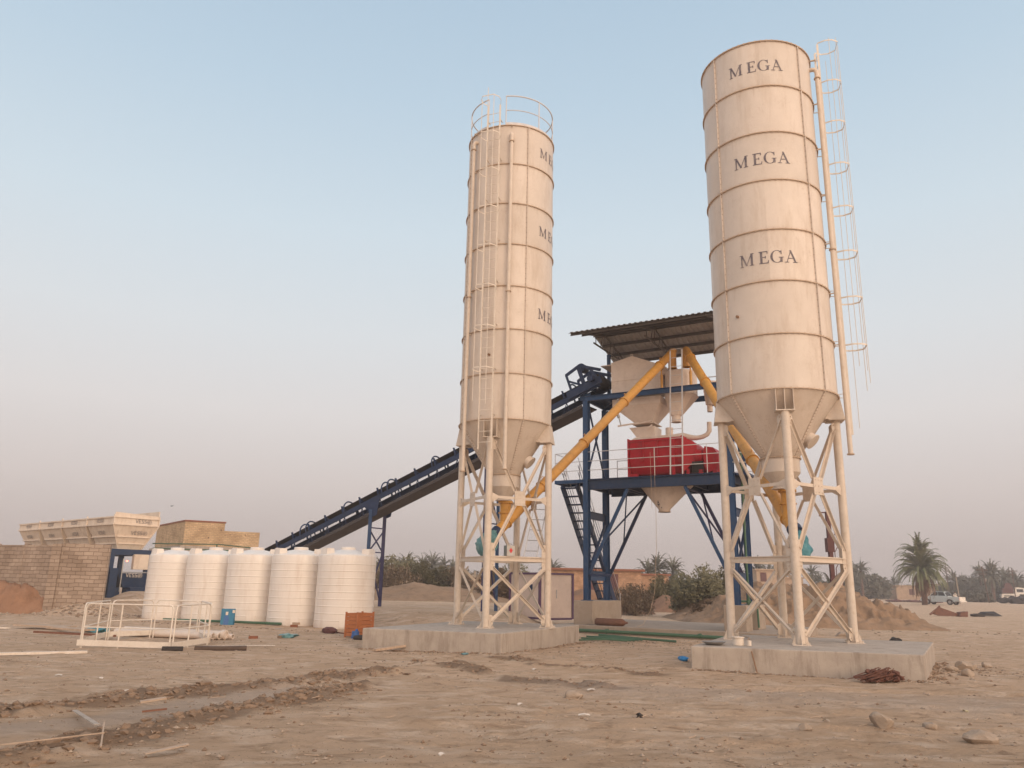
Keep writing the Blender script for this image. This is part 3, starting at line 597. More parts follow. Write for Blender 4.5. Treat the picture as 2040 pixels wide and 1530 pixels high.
    # ladder + cage
    t = V((-math.sin(az(ladder_az)), math.cos(az(ladder_az)), 0)); o_ = V((math.cos(az(ladder_az)), math.sin(az(ladder_az)), 0))
    zl0, zl1 = 5.15, ZT+.6; LO = .2 if top_rail else .23; base = pt(ladder_az, R+LO, 0); Z_ = lambda z: V((0, 0, z))
    b = MB()
    for sg in (-.2, .2): b.beam(base+t*sg+Z_(zl0), base+t*sg+Z_(zl1), .02, .05, up=o_)
    ld = b.build('ladder', M_WHITE, root, smooth=False)
    z = zl0+.2
    while z < zl1-.1: b = MB(); b.cyl(base-t*.2+Z_(z), base+t*.2+Z_(z), .009, n=6); b.build('rung', M_WHITE, ld); z += .3
    for i in range(0, NR+1):
        z = zs[i]+.1; b = MB()
        for sg in (-.2, .2): b.beam(base+t*sg+Z_(z), base+t*sg-o_*LO+Z_(z), .03, .01)
        b.build('standoff', M_WHITE, ld, smooth=False)
    hoop = [(-.2, 0), (-.29, .18), (-.29, .36), (-.18, .52), (.18, .52), (.29, .36), (.29, .18), (.2, 0)]
    for i in range(8):
        z = 7.35+i*1.215
        b = MB(); pts = [base+t*x+o_*y_+Z_(z) for x, y_ in hoop]
        for p, q_ in zip(pts, pts[1:]): b.beam(p, q_, .008, .026 if top_rail else .036, up=(0, 0, 1))
        b.build('cage_hoop', M_WHITE, ld, smooth=False)
    for k, (x, y_) in enumerate([(-.29, .28), (-.19, .51), (0, .52), (.19, .51), (.29, .28)]):
        zb = 6.3+[.5, .1, .45, 0, -.9][k]
        b = MB(); b.beam(base+t*x+o_*y_+Z_(zb), base+t*x+o_*y_+Z_(ZT+[.7, .5, .9, .6, .4][k]), .016 if top_rail else .028, .008, up=o_); b.build('cage_bar', M_WHITE, ld, smooth=False)
    # fill pipes
    for dg, off, zlo in pipes:
        e0 = pt(dg, R+off, 0); oo = V((math.cos(az(dg)), math.sin(az(dg)), 0)); zt = ZT-.32
        arc = [e0+Z_(zlo), e0+Z_(zt-.12)]+[e0-oo*(.12-.12*math.cos(k*math.pi/8))+Z_(zt-.12+.12*math.sin(k*math.pi/8)) for k in (1, 2, 3, 4)]+[pt(dg, R-.02, zt)]
        b = MB(); b.tube(arc, .055, 14)
        fp = b.build('fill_pipe', M_LEG, root)
        for z in (zlo+.01, 9.75, zt-.3): b = MB(); b.cyl(e0+Z_(z-.015), e0+Z_(z+.015), .082, n=18); b.build('pipe_flange', M_RING, fp)
        for i in range(1, NR+1): b = MB(); b.beam(e0+Z_(zs[i]-.05), e0-oo*off+Z_(zs[i]-.05), .04, .02); b.build('pipe_clip', M_LEG, fp, smooth=False)
    # bolt spots, level probe boss and inspection hatch on the cone
    b = MB(); p = pt(-22 if top_rail else -32, R, zs[1]+.55); b.cyl(p, p+(p-V((c[0], c[1], p.z))).normalized()*.05, .035, n=10); b.build('probe_boss', M_STAIN, root)
    hz = 5.05; hr = .42+(R-.42)*(hz-4.62)/(ZB-4.62); n_ = V((math.cos(az(70)), math.sin(az(70)), -.9)).normalized(); p = pt(70, hr, hz)
    b = MB(); b.cyl(p-n_*.02, p+n_*.1, .17, n=20); b.cyl(p+n_*.1, p+n_*.13, .2, n=20); b.build('inspection_hatch', M_SILO, root)
    if top_rail:
        rr = R-.03
        for z, r_ in ((ZT+1.05, .02), (ZT+.55, .014)):
            b = MB(); b.tube([(c[0]+rr*math.cos(az(ladder_az)+.22+(2*math.pi-.44)*k/72), c[1]+rr*math.sin(az(ladder_az)+.22+(2*math.pi-.44)*k/72), z) for k in range(73)], r_, 7); b.build('guard_rail', M_RAIL, root)
        b = MB(); b.lathe(c, [(rr, ZT+.02), (rr, ZT+.13)], 64, az(ladder_az)+.22, az(ladder_az)-.22+2*math.pi); b.lathe(c, [(rr-.008, ZT+.13), (rr-.008, ZT+.02)], 64, az(ladder_az)+.22, az(ladder_az)-.22+2*math.pi); b.build('toe_board', M_RAIL, root)
        for k in range(8):
            a = az(ladder_az)+.22+(2*math.pi-.44)*k/7; b = MB(); b.cyl((c[0]+rr*math.cos(a), c[1]+rr*math.sin(a), ZT), (c[0]+rr*math.cos(a), c[1]+rr*math.sin(a), ZT+1.05), .016, n=7); b.build('rail_post', M_RAIL, root)
    return root, LP
C1 = (-.169, 22.468); C2 = (6.476, 18.492)
f1 = math.atan2(-C1[1], -C1[0]); f2 = math.atan2(-C2[1], -C2[0])
silo1, LP1 = make_silo(C1, .4788, 1.345, 'tall cream cement silo on the left, with front ladder and rail ring on top', (22, -68, 112, 202), 41, -21, [(-52, .13, 4.6), (0, .13, 4.6)], True, f1)
silo2, LP2 = make_silo(C2, .5773, 1.40, 'tall cream cement silo on the right, lettered MEGA three times across its front', (-45, 50, 140, 230), -26, 97, [(80, .17, 4.64)], False, f2)

# ================================================================ SCREW CONVEYORS
def screw(low, top, r, label, motor_dir, second):
    low = V(low); top = V(top); d = (top-low).normalized(); root = thing('screw_conveyor', low, label, 'screw conveyor')
    b = MB(); b.cyl(low, top, r, n=24); b.build('tube', M_YEL, root)
    L_ = (top-low).length
    for f in ([.04, .2, .42, .66, .9] if not second else [.04, .28, .52, .74, .93]):
        p = low+d*L_*f; b = MB(); b.cyl(p-d*.02, p+d*.02, r+.035, n=24); cl = b.build('clamp_flange', M_YEL, root)
        b = MB(); s_ = d.cross(V((0, 0, 1))).normalized(); up = s_.cross(d).normalized(); q = p+d*.22+up*(r+.035)
        b.tube([q+d*.035*math.cos(k*math.pi/6)+up*.035*math.sin(k*math.pi/6) for k in range(12)], .009, 6, closed=True); b.build('lifting_eye', M_YEL, cl)
    b = MB(); up = V((0, 0, 1))
    inl = low+d*.38; b.cyl(inl, V((inl.x, inl.y, 3.9))*1.0, r*1.02, n=24); b.cyl((inl.x, inl.y, 3.84), (inl.x, inl.y, 3.9), r+.06, n=24); b.cyl((inl.x, inl.y, 3.55), (inl.x, inl.y, 3.58), r+.05, n=24); b.build('inlet_spout', M_YEL, root)
    b = MB(); b.cyl(top-d*.02, top+d*.14, r*1.0, r*.6, n=24); o_ = top-d*.08; b.cyl(o_+V((0, 0, -.06)), o_+V((0, 0, -.62)), r*1.03, n=24, cap=False); b.cyl(o_+V((0, 0, -.6)), o_+V((0, 0, -.63)), r*1.2, n=24, cap=False); b.build('outlet_spout', M_YEL, root)
    # drive motor under the low end, wrapped in plastic sheet
    b = MB(); e_ = low-d*.02; b.cyl(low+d*.05, low-d*.14, r*1.15, n=24); b.cyl(low-d*.14, low-d*.55, r*.8, r*.72, n=16); b.build('drive_motor', M_NAVY, root)
    return root, d
t1_ = tw(3.3, .62, 10.2); t2_ = tw(3.80, .62, 10.2)
lo1 = V((C1[0]-.02, C1[1]-.02, 3.18)); lo2 = V((C2[0]+.12, C2[1]-.05, 3.12))
d1 = (t1_-lo1).normalized(); lo1 = lo1-d1*.25; d2 = (t2_-lo2).normalized(); lo2 = lo2-d2*.3
sc1, d1 = screw(lo1, t1_, .15, 'ochre yellow screw conveyor rising right from the left silo to the tower', 0, False)
sc2, d2 = screw(lo2, t2_, .15, 'ochre yellow screw conveyor rising left from the right silo to the tower', 0, True)
def wrap(p, d, m, label, L_=.62, r=.27, drop=.22, seed=3):
    random.seed(seed); d = V(d); x = d.orthogonal().normalized(); y = d.cross(x); b = MB(); rings = []
    for k in range(12):
        f = k/11; rr = r*(.62+.5*math.sin(min(1, f*1.5)*math.pi/2))*(1 if f < .85 else 1-(f-.85)*3.4)
        c_ = V(p)-d*L_*f+V((0, 0, -drop*f*f))
        rings.append([c_+(x*math.cos(a)+y*math.sin(a))*rr*(1+.16*math.sin(5*a+k)+random.uniform(-.07, .07)) for a in [2*math.pi*j/22 for j in range(22)]])
    b.loft(rings); b.smooth = True; o = b.build('plastic_wrap', m); return tag(o, label, 'plastic sheet')
wrap(lo1-d1*.1, d1, M_TEAL, 'dull teal plastic sheet wrapped round the motor of the left screw conveyor', .6, .25, .2)
wrap(lo2-d2*.16, (d2+V((.1, .1, .5))).normalized(), M_CYAN, 'turquoise plastic sheet hanging from the motor of the right screw conveyor', .62, .19, .1, 5)
# ================================================================ MIXER TOWER
Z1, Z2, ZPB = 5.47, 8.675, 1.07
tower = thing('mixing_tower', tw(TW/2, TD/2, .26), 'dark blue steel mixer tower on concrete pedestals between the two silos', 'tower')
for s in (0, TW):
    for t in (0, TD):
        b = MB(TF); b.ibeam((s, t, ZPB+.02), (s, t, Z2-.2), .2, .24, .016, up=(0, 1, 0)); cl = b.build('column', M_BLUE, tower, smooth=False)
        b = MB(TF); b.box(s-.17, s+.17, t-.17, t+.17, ZPB, ZPB+.025)
        for q in ((-.06, 0), (.06, 0)):
            for sg in (-1, 1): b.loft([[(s+q[0]-.006, t+sg*.12, ZPB+.02), (s+q[0]+.006, t+sg*.12, ZPB+.02), (s+q[0]+.006, t+sg*.17, ZPB+.02), (s+q[0]-.006, t+sg*.17, ZPB+.02)], [(s+q[0]-.006, t+sg*.12, ZPB+.4), (s+q[0]+.006, t+sg*.12, ZPB+.4), (s+q[0]+.006, t+sg*.124, ZPB+.4), (s+q[0]-.006, t+sg*.124, ZPB+.4)]])
        b.build('base_plate', M_BLUE, cl, smooth=False)
def tb(name, a, c_, w, h, m=M_BLUE, kind='i', up=(0, 0, 1), par=None):
    b = MB(TF)
    (b.ibeam if kind == 'i' else b.beam)(a, c_, w, h, up=up) if kind != 'c' else b.channel(a, c_, w, h, up=up)
    return b.build(name, m, par or tower, smooth=False)
# main platform
for t in (-.02, 2.46): tb('platform_beam', (-.02, t, 5.24), (TW+.06, t, 5.24), .12, .36, M_NAVYB)
for s in (0.0, 1.35, 2.1, 3.9, TW): tb('platform_beam', (s, .06, 5.27), (s, 2.4, 5.27), .1, .26, M_NAVY)
b = MB(TF); b.box(-.02, 1.95, -.06, 2.5, 5.435, 5.465); b.box(3.75, TW+.1, -.06, 2.5, 5.435, 5.465); b.box(1.95, 3.75, -.06, .3, 5.435, 5.465); b.box(1.95, 3.75, 1.9, 2.5, 5.435, 5.465); b.build('platform_deck', M_NAVY, tower, smooth=False)
b = MB(TF); b.box(-1.3, -.03, -.05, .95, 5.42, 5.455); b.box(-1.3, -.03, -.06, -.045, 5.33, 5.46); b.box(-1.315, -1.3, -.06, .95, 5.33, 5.46); b.box(-1.3, -.03, .95, .965, 5.33, 5.46); b.build('stair_landing', M_BLUE, tower, smooth=False)
b = MB(TF); b.box(TW+.1, TW+.55, .2, 2.5, 5.38, 5.45); b.build('side_deck', M_NAVY, tower, smooth=False)
# upper frame
for t in (0, 1.83): tb('upper_beam', (-.05, t, Z2-.1), (TW+.08, t, Z2-.1), .12, .2, M_BLUE)
for s in (0, .75, TW): tb('upper_beam', (s, .06, Z2-.1), (s, 1.77, Z2-.1), .1, .18, M_BLUE)
tb('upper_beam', (.05, 1.7, Z2-.12), (1.2, .2, Z2-.12), .07, .07, M_BLUE, 'b')
b = MB(TF); b.box(.0, .75, .06, 1.75, Z2-.02, Z2+.01); b.box(4.4, TW, .06, 1.75, Z2-.02, Z2+.01); b.build('upper_deck', M_NAVY, tower, smooth=False)
tb('upper_rail', (4.2, 1.95, Z2+.75), (TW+.1, 1.95, Z2+.75), .03, .03, M_RAIL, 'b')
# side bracing of both end frames
for s, zz in ((0, 1), (TW, 1)):
    tb('side_strut', (s, .1, 4.15), (s, TD-.1, 4.15), .1, .28, M_NAVY, 'i')
    tb('side_strut', (s, .1, 1.95), (s, TD-.1, 1.95), .1, .34, M_BLUE, 'i')
    tb('side_brace', (s-.03, .12, 3.95), (s-.03, TD-.12, 2.15), .08, .06, M_NAVY, 'b'); tb('side_brace', (s+.03, TD-.12, 3.95), (s+.03, .12, 2.15), .08, .06, M_NAVY, 'b')
    tb('side_brace', (s-.03, .12, 5.6), (s-.03, TD-.12, 8.3), .06, .05, M_NAVY, 'b'); tb('side_brace', (s+.03, TD-.12, 5.6), (s+.03, .12, 8.3), .06, .05, M_NAVY, 'b')
# slanted struts under the platform
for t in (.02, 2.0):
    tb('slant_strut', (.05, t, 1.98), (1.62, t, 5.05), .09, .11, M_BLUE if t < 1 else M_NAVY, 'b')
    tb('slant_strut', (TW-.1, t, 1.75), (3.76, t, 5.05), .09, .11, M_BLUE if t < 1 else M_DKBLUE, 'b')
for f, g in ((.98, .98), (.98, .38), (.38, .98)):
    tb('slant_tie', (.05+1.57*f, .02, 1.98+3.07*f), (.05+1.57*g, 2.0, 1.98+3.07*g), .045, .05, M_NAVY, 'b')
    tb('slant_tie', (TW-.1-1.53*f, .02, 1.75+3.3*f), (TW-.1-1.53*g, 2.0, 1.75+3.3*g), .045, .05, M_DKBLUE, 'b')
b = MB(TF); b.box(-.05, .95, -.05, .02, 1.92, 2.0); b.box(-.05, .12, 0, 1.9, 2.02, 2.05); b.build('knee_plate', M_NAVY, tower, smooth=False)
# green water pipe climbing the right side
b = MB(TF); b.tube([(TW+.12, 1.05, .3), (TW+.12, 1.05, 5.4), (TW+.12, 1.05, 8.3)], .04, 10); b.tube([(TW+.12, 1.05, 1.18), (TW-.3, .95, 1.18)], .035, 8); b.tube([(TW+.12, 1.05, 1.18), (TW+.4, 1.05, 1.14), (TW+.42, 1.05, .34)], .035, 8); b.build('water_pipe', M_GREEN, tower)
b = MB(TF); b.cyl((TW+.12, 1.05, 1.1), (TW+.12, 1.05, 1.26), .07, n=10); b.cyl((TW+.4, 1.05, 1.08), (TW+.4, 1.05, 1.2), .065, n=10); b.cyl((TW+.12, 1.05, 1.17), (TW+.12, .9, 1.17), .03, n=8); b.build('pipe_valve', M_GREEN, tower)
# stair
st = MB(TF); za, zb_, ta, tb2 = 5.40, .34, .0, 4.15
for s in (-1.02, -.40): st.beam((s, ta, za-.12), (s, tb2, zb_-.02), .05, .30, up=(0, 0, 1))
stair = st.build('stair', M_NAVY, tower, smooth=False)
for k in range(17):
    f = (k+.6)/17.4; t = ta+(tb2-ta)*f; z = za+(zb_-za)*f-.04; b = MB(TF); b.box(-1.0, -.42, t-.1, t+.12, z-.03, z+.012); b.build('tread', M_NAVY, stair, smooth=False)
for s in (-1.04, -.38):
    for h in (.35, .62, .92):
        b = MB(TF); b.tube([(s, ta+.05, za+h), (s, tb2, zb_+h)], .012, 6); b.build('handrail', M_NAVY if h < .9 else M_RAIL, stair)
    for k in range(4):
        f = (k+.15)/3.2 if k < 3 else .99; t = ta+(tb2-ta)*f; z = za+(zb_-za)*f; b = MB(TF); b.tube([(s, t, z-.1), (s, t, z+.92)], .015, 6); b.build('baluster', M_RAIL, stair)
# platform railings
def rail(pts, hs, m, posts, r=.014):
    for h in hs:
        b = MB(TF); b.tube([(x, y_, Z1+h) for x, y_ in pts], r, 6); b.build('guard_rail', m, tower)
    for x, y_ in posts:
        b = MB(TF); b.tube([(x, y_, Z1-.03), (x, y_, Z1+hs[-1])], r*1.15, 6); b.build('rail_post', m, tower)
rail([(-1.3, .93), (-1.3, -.04), (TW, -.04), (TW+.5, .2), (TW+.5, 2.45)], (.33, .67, 1.02), M_RAIL, [(-1.3, -.04), (-.84, -.04), (-1.3, .93), (2.69, -.04), (4.6, -.04), (TW+.5, 1.1), (TW+.5, 2.45), (TW, -.04)])
rail([(.25, 2.45), (1.2, 2.45), (TW+.5, 2.45)], (.33, .67, 1.02), M_RAIL, [(.25, 2.45), (1.2, 2.45), (3.0, 2.45)])
# cat ladder in front of the mixer
b = MB(TF)
for s in (3.33, 3.77): b.beam((s, -.22, Z1-.02), (s+.13, -.2, 10.0), .045, .02, up=(0, 1, 0))
cl = b.build('cat_ladder', M_RAIL, tower, smooth=False)
for k in range(14): b = MB(TF); z = Z1+.28+k*.33; x = .13*(z-Z1)/4.5; b.cyl((3.35+x, -.21, z), (3.75+x, -.21, z+.0), .01, n=6); b.build('rung', M_RAIL, cl)
# hoist ropes hanging down to the ground
b = MB(TF)
for s in (2.55, 2.69): b.tube([(s, -.09, Z1+.85), (s+.02, -.1, 4.9), (s+.03, -.12, 4.3)], .006, 5)
b.tube([(2.72, -.1, 4.3), (2.70, -.1, 2.9), (2.60, -.12, 1.4), (2.46, -.2, .8), (2.30, -.5, .35), (2.15, -.7, .27)], .007, 5)
tag(b.build('rope', M_WOOD), 'thin rope hanging from the tower platform down to the slab', 'rope')
# posts + canopy
canopy = thing('canopy_roof', tw(2.9, .7, Z2), 'corrugated brown-grey gable canopy over the top of the mixer tower', 'roof')
def prof_roof(s0, s1, p=.21, amp=.035):
    pts = []; s = s0
    while s < s1: pts += [(s, 0), (s+p*.42, 0), (s+p*.52, amp), (s+p*.9, amp)]; s += p
    return pts+[(s1, 0)]
for (ta_, za_, tb_, zb_) in ((-1.66, 10.74, .7, 11.37), (2.95, 10.72, .7, 11.37)):
    pr = prof_roof(0.0, 6.1); b = MB(TF)
    n_ = len(pr); vs = [(s, ta_, za_+a) for s, a in pr]+[(s, tb_, zb_+a) for s, a in pr]; vs += [(x, y_, z-.006) for x, y_, z in vs]
    fs = [(i, i+1, n_+i+1, n_+i) for i in range(n_-1)]+[(2*n_+i, 3*n_+i, 3*n_+i+1, 2*n_+i+1) for i in range(n_-1)]; b.add(vs, fs); b.build('roof_sheet', M_ROOF, canopy, smooth=False)
for t, z in ((-1.5, 10.73), (-.5, 11.0), (.62, 11.29), (.78, 11.29), (1.5, 11.08), (2.2, 10.88), (2.85, 10.7)):
    b = MB(TF); b.channel((.05, t, z), (6.0, t, z), .05, .12); b.build('purlin', M_PURL, canopy, smooth=False)
for s in (.55, 2.6, 5.2):
    b = MB(TF); b.beam((s, -1.5, 10.68), (s, .7, 11.22), .05, .05); b.beam((s, 2.85, 10.66), (s, .7, 11.22), .05, .05); b.beam((s, -.5, 10.62), (s, 2.7, 10.62), .05, .05)
    for k in range(7): t = -.3+k*.45; zt = 11.22-abs(t-.7)*.25; b.beam((s, t, 10.62), (s, t+(.22 if k % 2 else 0), zt), .025, .025)
    b.build('truss', M_PURL, canopy, smooth=False)
for s, t in ((.33, 1.5), (5.2, 2.0), (5.2, -.1)):
    b = MB(TF); b.beam((s, t if t > 0 else -.0, Z2), (s, t if t > 0 else -.0, 10.7), .12, .12); b.build('post', M_BLUE, canopy, smooth=False)
# ---- aggregate hopper, weigh hoppers
def rect(s0, s1, t0, t1, z): return [(s0, t0, z), (s1, t0, z), (s1, t1, z), (s0, t1, z)]
hop = thing('aggregate_hopper', tw(1.85, .95, 7), 'large cream box hopper with peaked lid above its funnel on the tower top', 'hopper')
b = MB(TF); b.loft([rect(.86, 2.86, .45, 1.6, 8.72), rect(.86, 2.86, .45, 1.6, 9.66)]); b.beam((.86, .44, 9.27), (2.86, .44, 9.27), .02, .04); b.build('box', M_HOP, hop, smooth=False)
b = MB(TF); b.loft([[(.86, .45, 9.66), (2.86, .45, 9.66), (2.86, .45, 9.72), (1.72, .45, 10.2), (.86, .45, 10.02)], [(.86, 1.6, 9.66), (2.86, 1.6, 9.66), (2.86, 1.6, 9.72), (1.72, 1.6, 10.2), (.86, 1.6, 10.02)]]); b.loft([rect(.42, .86, .45, 1.6, 9.93), rect(.42, .86, .45, 1.6, 9.96)]); b.loft([rect(2.86, 3.2, .6, 1.5, 9.35), rect(2.86, 2.9, .6, 1.5, 9.75)]); b.build('lid', M_HOP, hop, smooth=False)
b = MB(TF); b.tube([(1.68, .44, 10.2), (1.68, .44, 10.27), (1.75, .44, 10.27), (1.75, .44, 10.2)], .01, 5); b.build('lifting_eye', M_HOP, hop)
wh = thing('weigh_hopper', tw(2, .95, 7), 'wide cream weighing funnel hanging under the box hopper, above the mixer', 'hopper')
b = MB(TF); b.loft([rect(.95, 2.84, .3, 1.7, 8.5), rect(.95, 2.84, .3, 1.7, 8.22)]); b.loft([rect(.97, 2.82, .32, 1.68, 8.22), rect(1.74, 2.36, .7, 1.3, 7.56)]); b.build('funnel', M_HOP, wh, smooth=False)
b = MB(TF); b.loft([rect(1.62, 2.5, .55, 1.45, 7.53), rect(1.62, 2.5, .55, 1.45, 7.56)]); b.beam((1.7, .52, 7.5), (2.45, .52, 7.62), .02, .05); b.beam((2.45, .52, 7.45), (2.2, .52, 7.3), .02, .05); b.beam((1.12, .4, 7.48), (1.95, .45, 7.55), .03, .06); b.build('gate_flap', M_HOP, wh, smooth=False)
b = MB(TF); b.cyl((1.02, .35, 8.25), (1.18, .38, 7.8), .055, n=10); b.cyl((1.18, .38, 7.8), (1.25, .4, 7.5), .022, n=8); b.build('air_cylinder', M_METAL, wh)
b = MB(TF); b.loft([rect(1.5, 2.5, .6, 1.4, 7.42), rect(1.85, 2.5, .65, 1.35, 6.93)]); b.build('chute', M_HOP, wh, smooth=False)
ch = thing('cement_hopper', tw(3.45, .75, 7.5), 'cream round cement weighing hopper with tapering funnel beside the box hopper', 'hopper')
def octa(c_, a, z, k=.35): return [(c_[0]+x*a, c_[1]+y_*a, z) for x, y_ in ((-1, -k), (-k, -1), (k, -1), (1, -k), (1, k), (k, 1), (-k, 1), (-1, k))]
b = MB(TF); b.loft([octa((3.5, .85), .54, 8.5, .45), octa((3.5, .85), .54, 9.42, .45), octa((3.5, .85), .1, 9.5, .45)]); b.build('drum', M_HOP, ch, smooth=False)
b = MB(TF); b.loft([octa((3.5, .85), .56, 8.5, .6), octa((3.32, .7), .2, 7.75, .5)]); b.cyl((3.32, .7, 7.78), (3.32, .7, 7.5), .17, n=20, cap=False); b.cyl((3.32, .7, 7.5), (3.32, .7, 7.52), .2, n=20, cap=False); b.build('funnel', M_HOP, ch, smooth=False)
for s, t in ((2.95, .25), (4.05, .25)): b = MB(TF); b.cyl((s, t, 8.6), (s, t, 9.25), .05, n=10); b.cyl((s, t, 9.25), (s, t, 9.42), .03, n=8); b.build('load_cell', M_YEL, ch)
ah = thing('water_hopper', tw(4.5, 1, 7.8), 'small cream weighing tank at the right end of the tower top, behind the right screw', 'hopper')
b = MB(TF); b.cyl((4.6, 1.0, 8.6), (4.6, 1.0, 8.95), .3, n=24); b.cyl((4.6, 1.0, 8.6), (4.55, 1.0, 8.1), .3, .19, n=24); b.cyl((4.5, 1.0, 8.12), (4.5, 1.0, 7.85), .1, n=16, cap=False); b.build('vessel', M_HOP, ah)
# ---- mixer
mx_ = thing('concrete_mixer', tw(2.6, 1, Z1), 'crimson red twin-shaft concrete mixer on the tower platform behind the railings', 'mixer')
def trough(s0, s1, k=1.0):
    pr = [(.3, 6.88), (.3, 6.2), (.36, 5.85), (.55, 5.6), (.85, 5.52), (1.0, 5.6), (1.15, 5.52), (1.45, 5.6), (1.64, 5.85), (1.7, 6.2), (1.7, 6.88)]
    return [[(s, 1+(t-1)*k, 6.2+(z-6.2)*k) for t, z in pr] for s in (s0, s1)]
b = MB(TF); b.loft(trough(1.62, 3.62)); b.build('drum_body', M_RED, mx_, smooth=True)
for s in (1.55, 3.6):
    b = MB(TF); b.loft([[(s+q, t, z) for t, z in ((.24, 5.5), (1.76, 5.5), (1.76, 6.92), (.24, 6.92))] for q in (0, .05)]); b.build('end_plate', M_RED, mx_, smooth=False)
for p_, q_, w_, h_, u_ in (((1.6, .28, 6.84), (3.65, .28, 6.84), .06, .07, (0, 0, 1)), ((1.6, .28, 6.55), (3.6, .28, 6.55), .02, .03, (0, 0, 1)), ((1.6, .22, 5.53), (1.95, .22, 5.53), .2, .12, (0, 0, 1)), ((3.3, .26, 5.5), (3.3, .26, 6.85), .1, .05, (0, 1, 0))):
    b = MB(TF); b.beam(p_, q_, w_, h_, up=u_); b.build('frame_rib', M_RED, mx_, smooth=False)
for s_ in (2.15, 2.7, 3.15): b = MB(TF); b.beam((s_, .27, 6.84), (s_, .27, 6.1), .035, .05, up=(0, 1, 0)); b.build('frame_rib', M_RED, mx_, smooth=False)
b = MB(TF); b.box(3.68, 4.9, .32, 1.68, 5.49, 5.53); b.box(3.96, 4.36, .3, .34, 5.55, 5.95); b.build('gap_shade', M_BELT, mx_, smooth=False)  # black sheets added to paint the shaded gap under the gearbox
b = MB(TF); b.loft([rect(1.66, 3.6, .34, 1.66, 6.9), rect(1.8, 3.45, .5, 1.5, 7.02)]); b.beam((2.0, .42, 6.98), (2.6, .42, 6.98), .02, .03); b.beam((2.7, .42, 6.98), (3.2, .42, 6.98), .02, .03); b.build('cover', M_HOP, mx_, smooth=False)
b = MB(TF); b.cyl((3.02, .75, 6.98), (3.02, .75, 7.32), .14, n=20); b.build('cement_inlet', M_HOP, mx_)
b = MB(TF); b.tube([(3.2, .9, 6.98), (3.5, .9, 7.0), (3.75, .9, 6.93), (4.0, .9, 6.9), (4.22, .9, 6.93), (4.38, .9, 7.0), (4.47, .9, 7.12), (4.48, .9, 7.45)], [.13, .13, .11, .085, .085, .085, .085, .085], 14); b.build('exhaust_pipe', M_HOP, mx_)
b = MB(TF); b.loft([[(3.65, t, z) for t, z in ((.3, 5.6), (1.7, 5.6), (1.7, 6.85), (.3, 6.85))], [(3.95, t, z) for t, z in ((.4, 5.9), (1.6, 5.9), (1.6, 6.72), (.4, 6.72))], [(4.12, t, z) for t, z in ((.45, 5.95), (1.55, 5.95), (1.55, 6.55), (.45, 6.55))]]); b.build('gear_housing', M_RED, mx_, smooth=False)
for t in (.6, 1.4):
    b = MB(TF); b.cyl((4.05, t, 6.15), (4.3, t, 6.15), .26, n=20); b.cyl((4.3, t, 6.15), (4.42, t, 6.15), .2, n=20); b.build('gearbox', M_RED, mx_)
    b = MB(TF); b.cyl((4.05, t, 5.72), (4.5, t, 5.72), .16, n=18); b.box(4.15, 4.4, t-.18, t-.12, 5.75, 5.9); b.build('drive_motor', M_RED, mx_)
b = MB(TF); pr = [(4.42, 6.48), (4.72, 6.42), (4.88, 6.2), (4.88, 5.86), (4.78, 5.6), (4.5, 5.55), (4.38, 5.8), (4.36, 6.3)]; b.loft([[(s, t, z) for s, z in pr] for t in (.35, 1.65)]); b.build('belt_guard', M_RED, mx_, smooth=False)
b = MB(TF); b.box(4.2, 4.34, .3, .42, 5.47, 5.65); b.box(4.7, 4.84, .3, .42, 5.47, 5.62); b.box(3.75, 3.85, .3, .5, 5.47, 5.7); b.build('foot', M_RED, mx_, smooth=False)
dc = thing('discharge_funnel', tw(2.9, 1, 4.2), 'cream discharge cone hanging under the mixer platform with small dark mark', 'funnel')
b = MB(TF); b.loft([[(2.80+1.13*math.cos(a), 1+.7*math.sin(a), 5.34) for a in [2*math.pi*k/28 for k in range(28)]], [(2.66+.22*math.cos(a), 1+.22*math.sin(a), 4.36) for a in [2*math.pi*k/28 for k in range(28)]], [(2.66+.2*math.cos(a), 1+.2*math.sin(a), 4.26) for a in [2*math.pi*k/28 for k in range(28)]]], cap=False); b.smooth = True; b.build('cone', M_HOP, dc)
b = MB(TF); b.lathe((2.66, 1), [(.2, 4.28), (.23, 4.28), (.23, 4.25), (.2, 4.25)], 28); b.build('rim', M_RING, dc)
b = MB(TF)
def on_cone(s, z, e_=.012):
    f = (z-4.36)/(5.34-4.36); cx, rx, ry = 2.66+.14*f, .22+.91*f, .22+.48*f; q = max(0, 1-((s-cx)/rx)**2); return (s, 1-ry*math.sqrt(q)-e_, z)
for poly in ([(2.50, 4.56), (2.54, 4.66), (2.58, 4.56)], [(2.47, 4.54), (2.61, 4.54), (2.54, 4.46)], [(2.525, 4.47), (2.555, 4.47), (2.55, 4.40)], [(2.62, 4.42), (2.66, 4.42), (2.64, 4.36)]): b.add([on_cone(*p) for p in poly], [(0, 1, 2)])
b.build('painted_mark', M_DARK, dc, smooth=False)

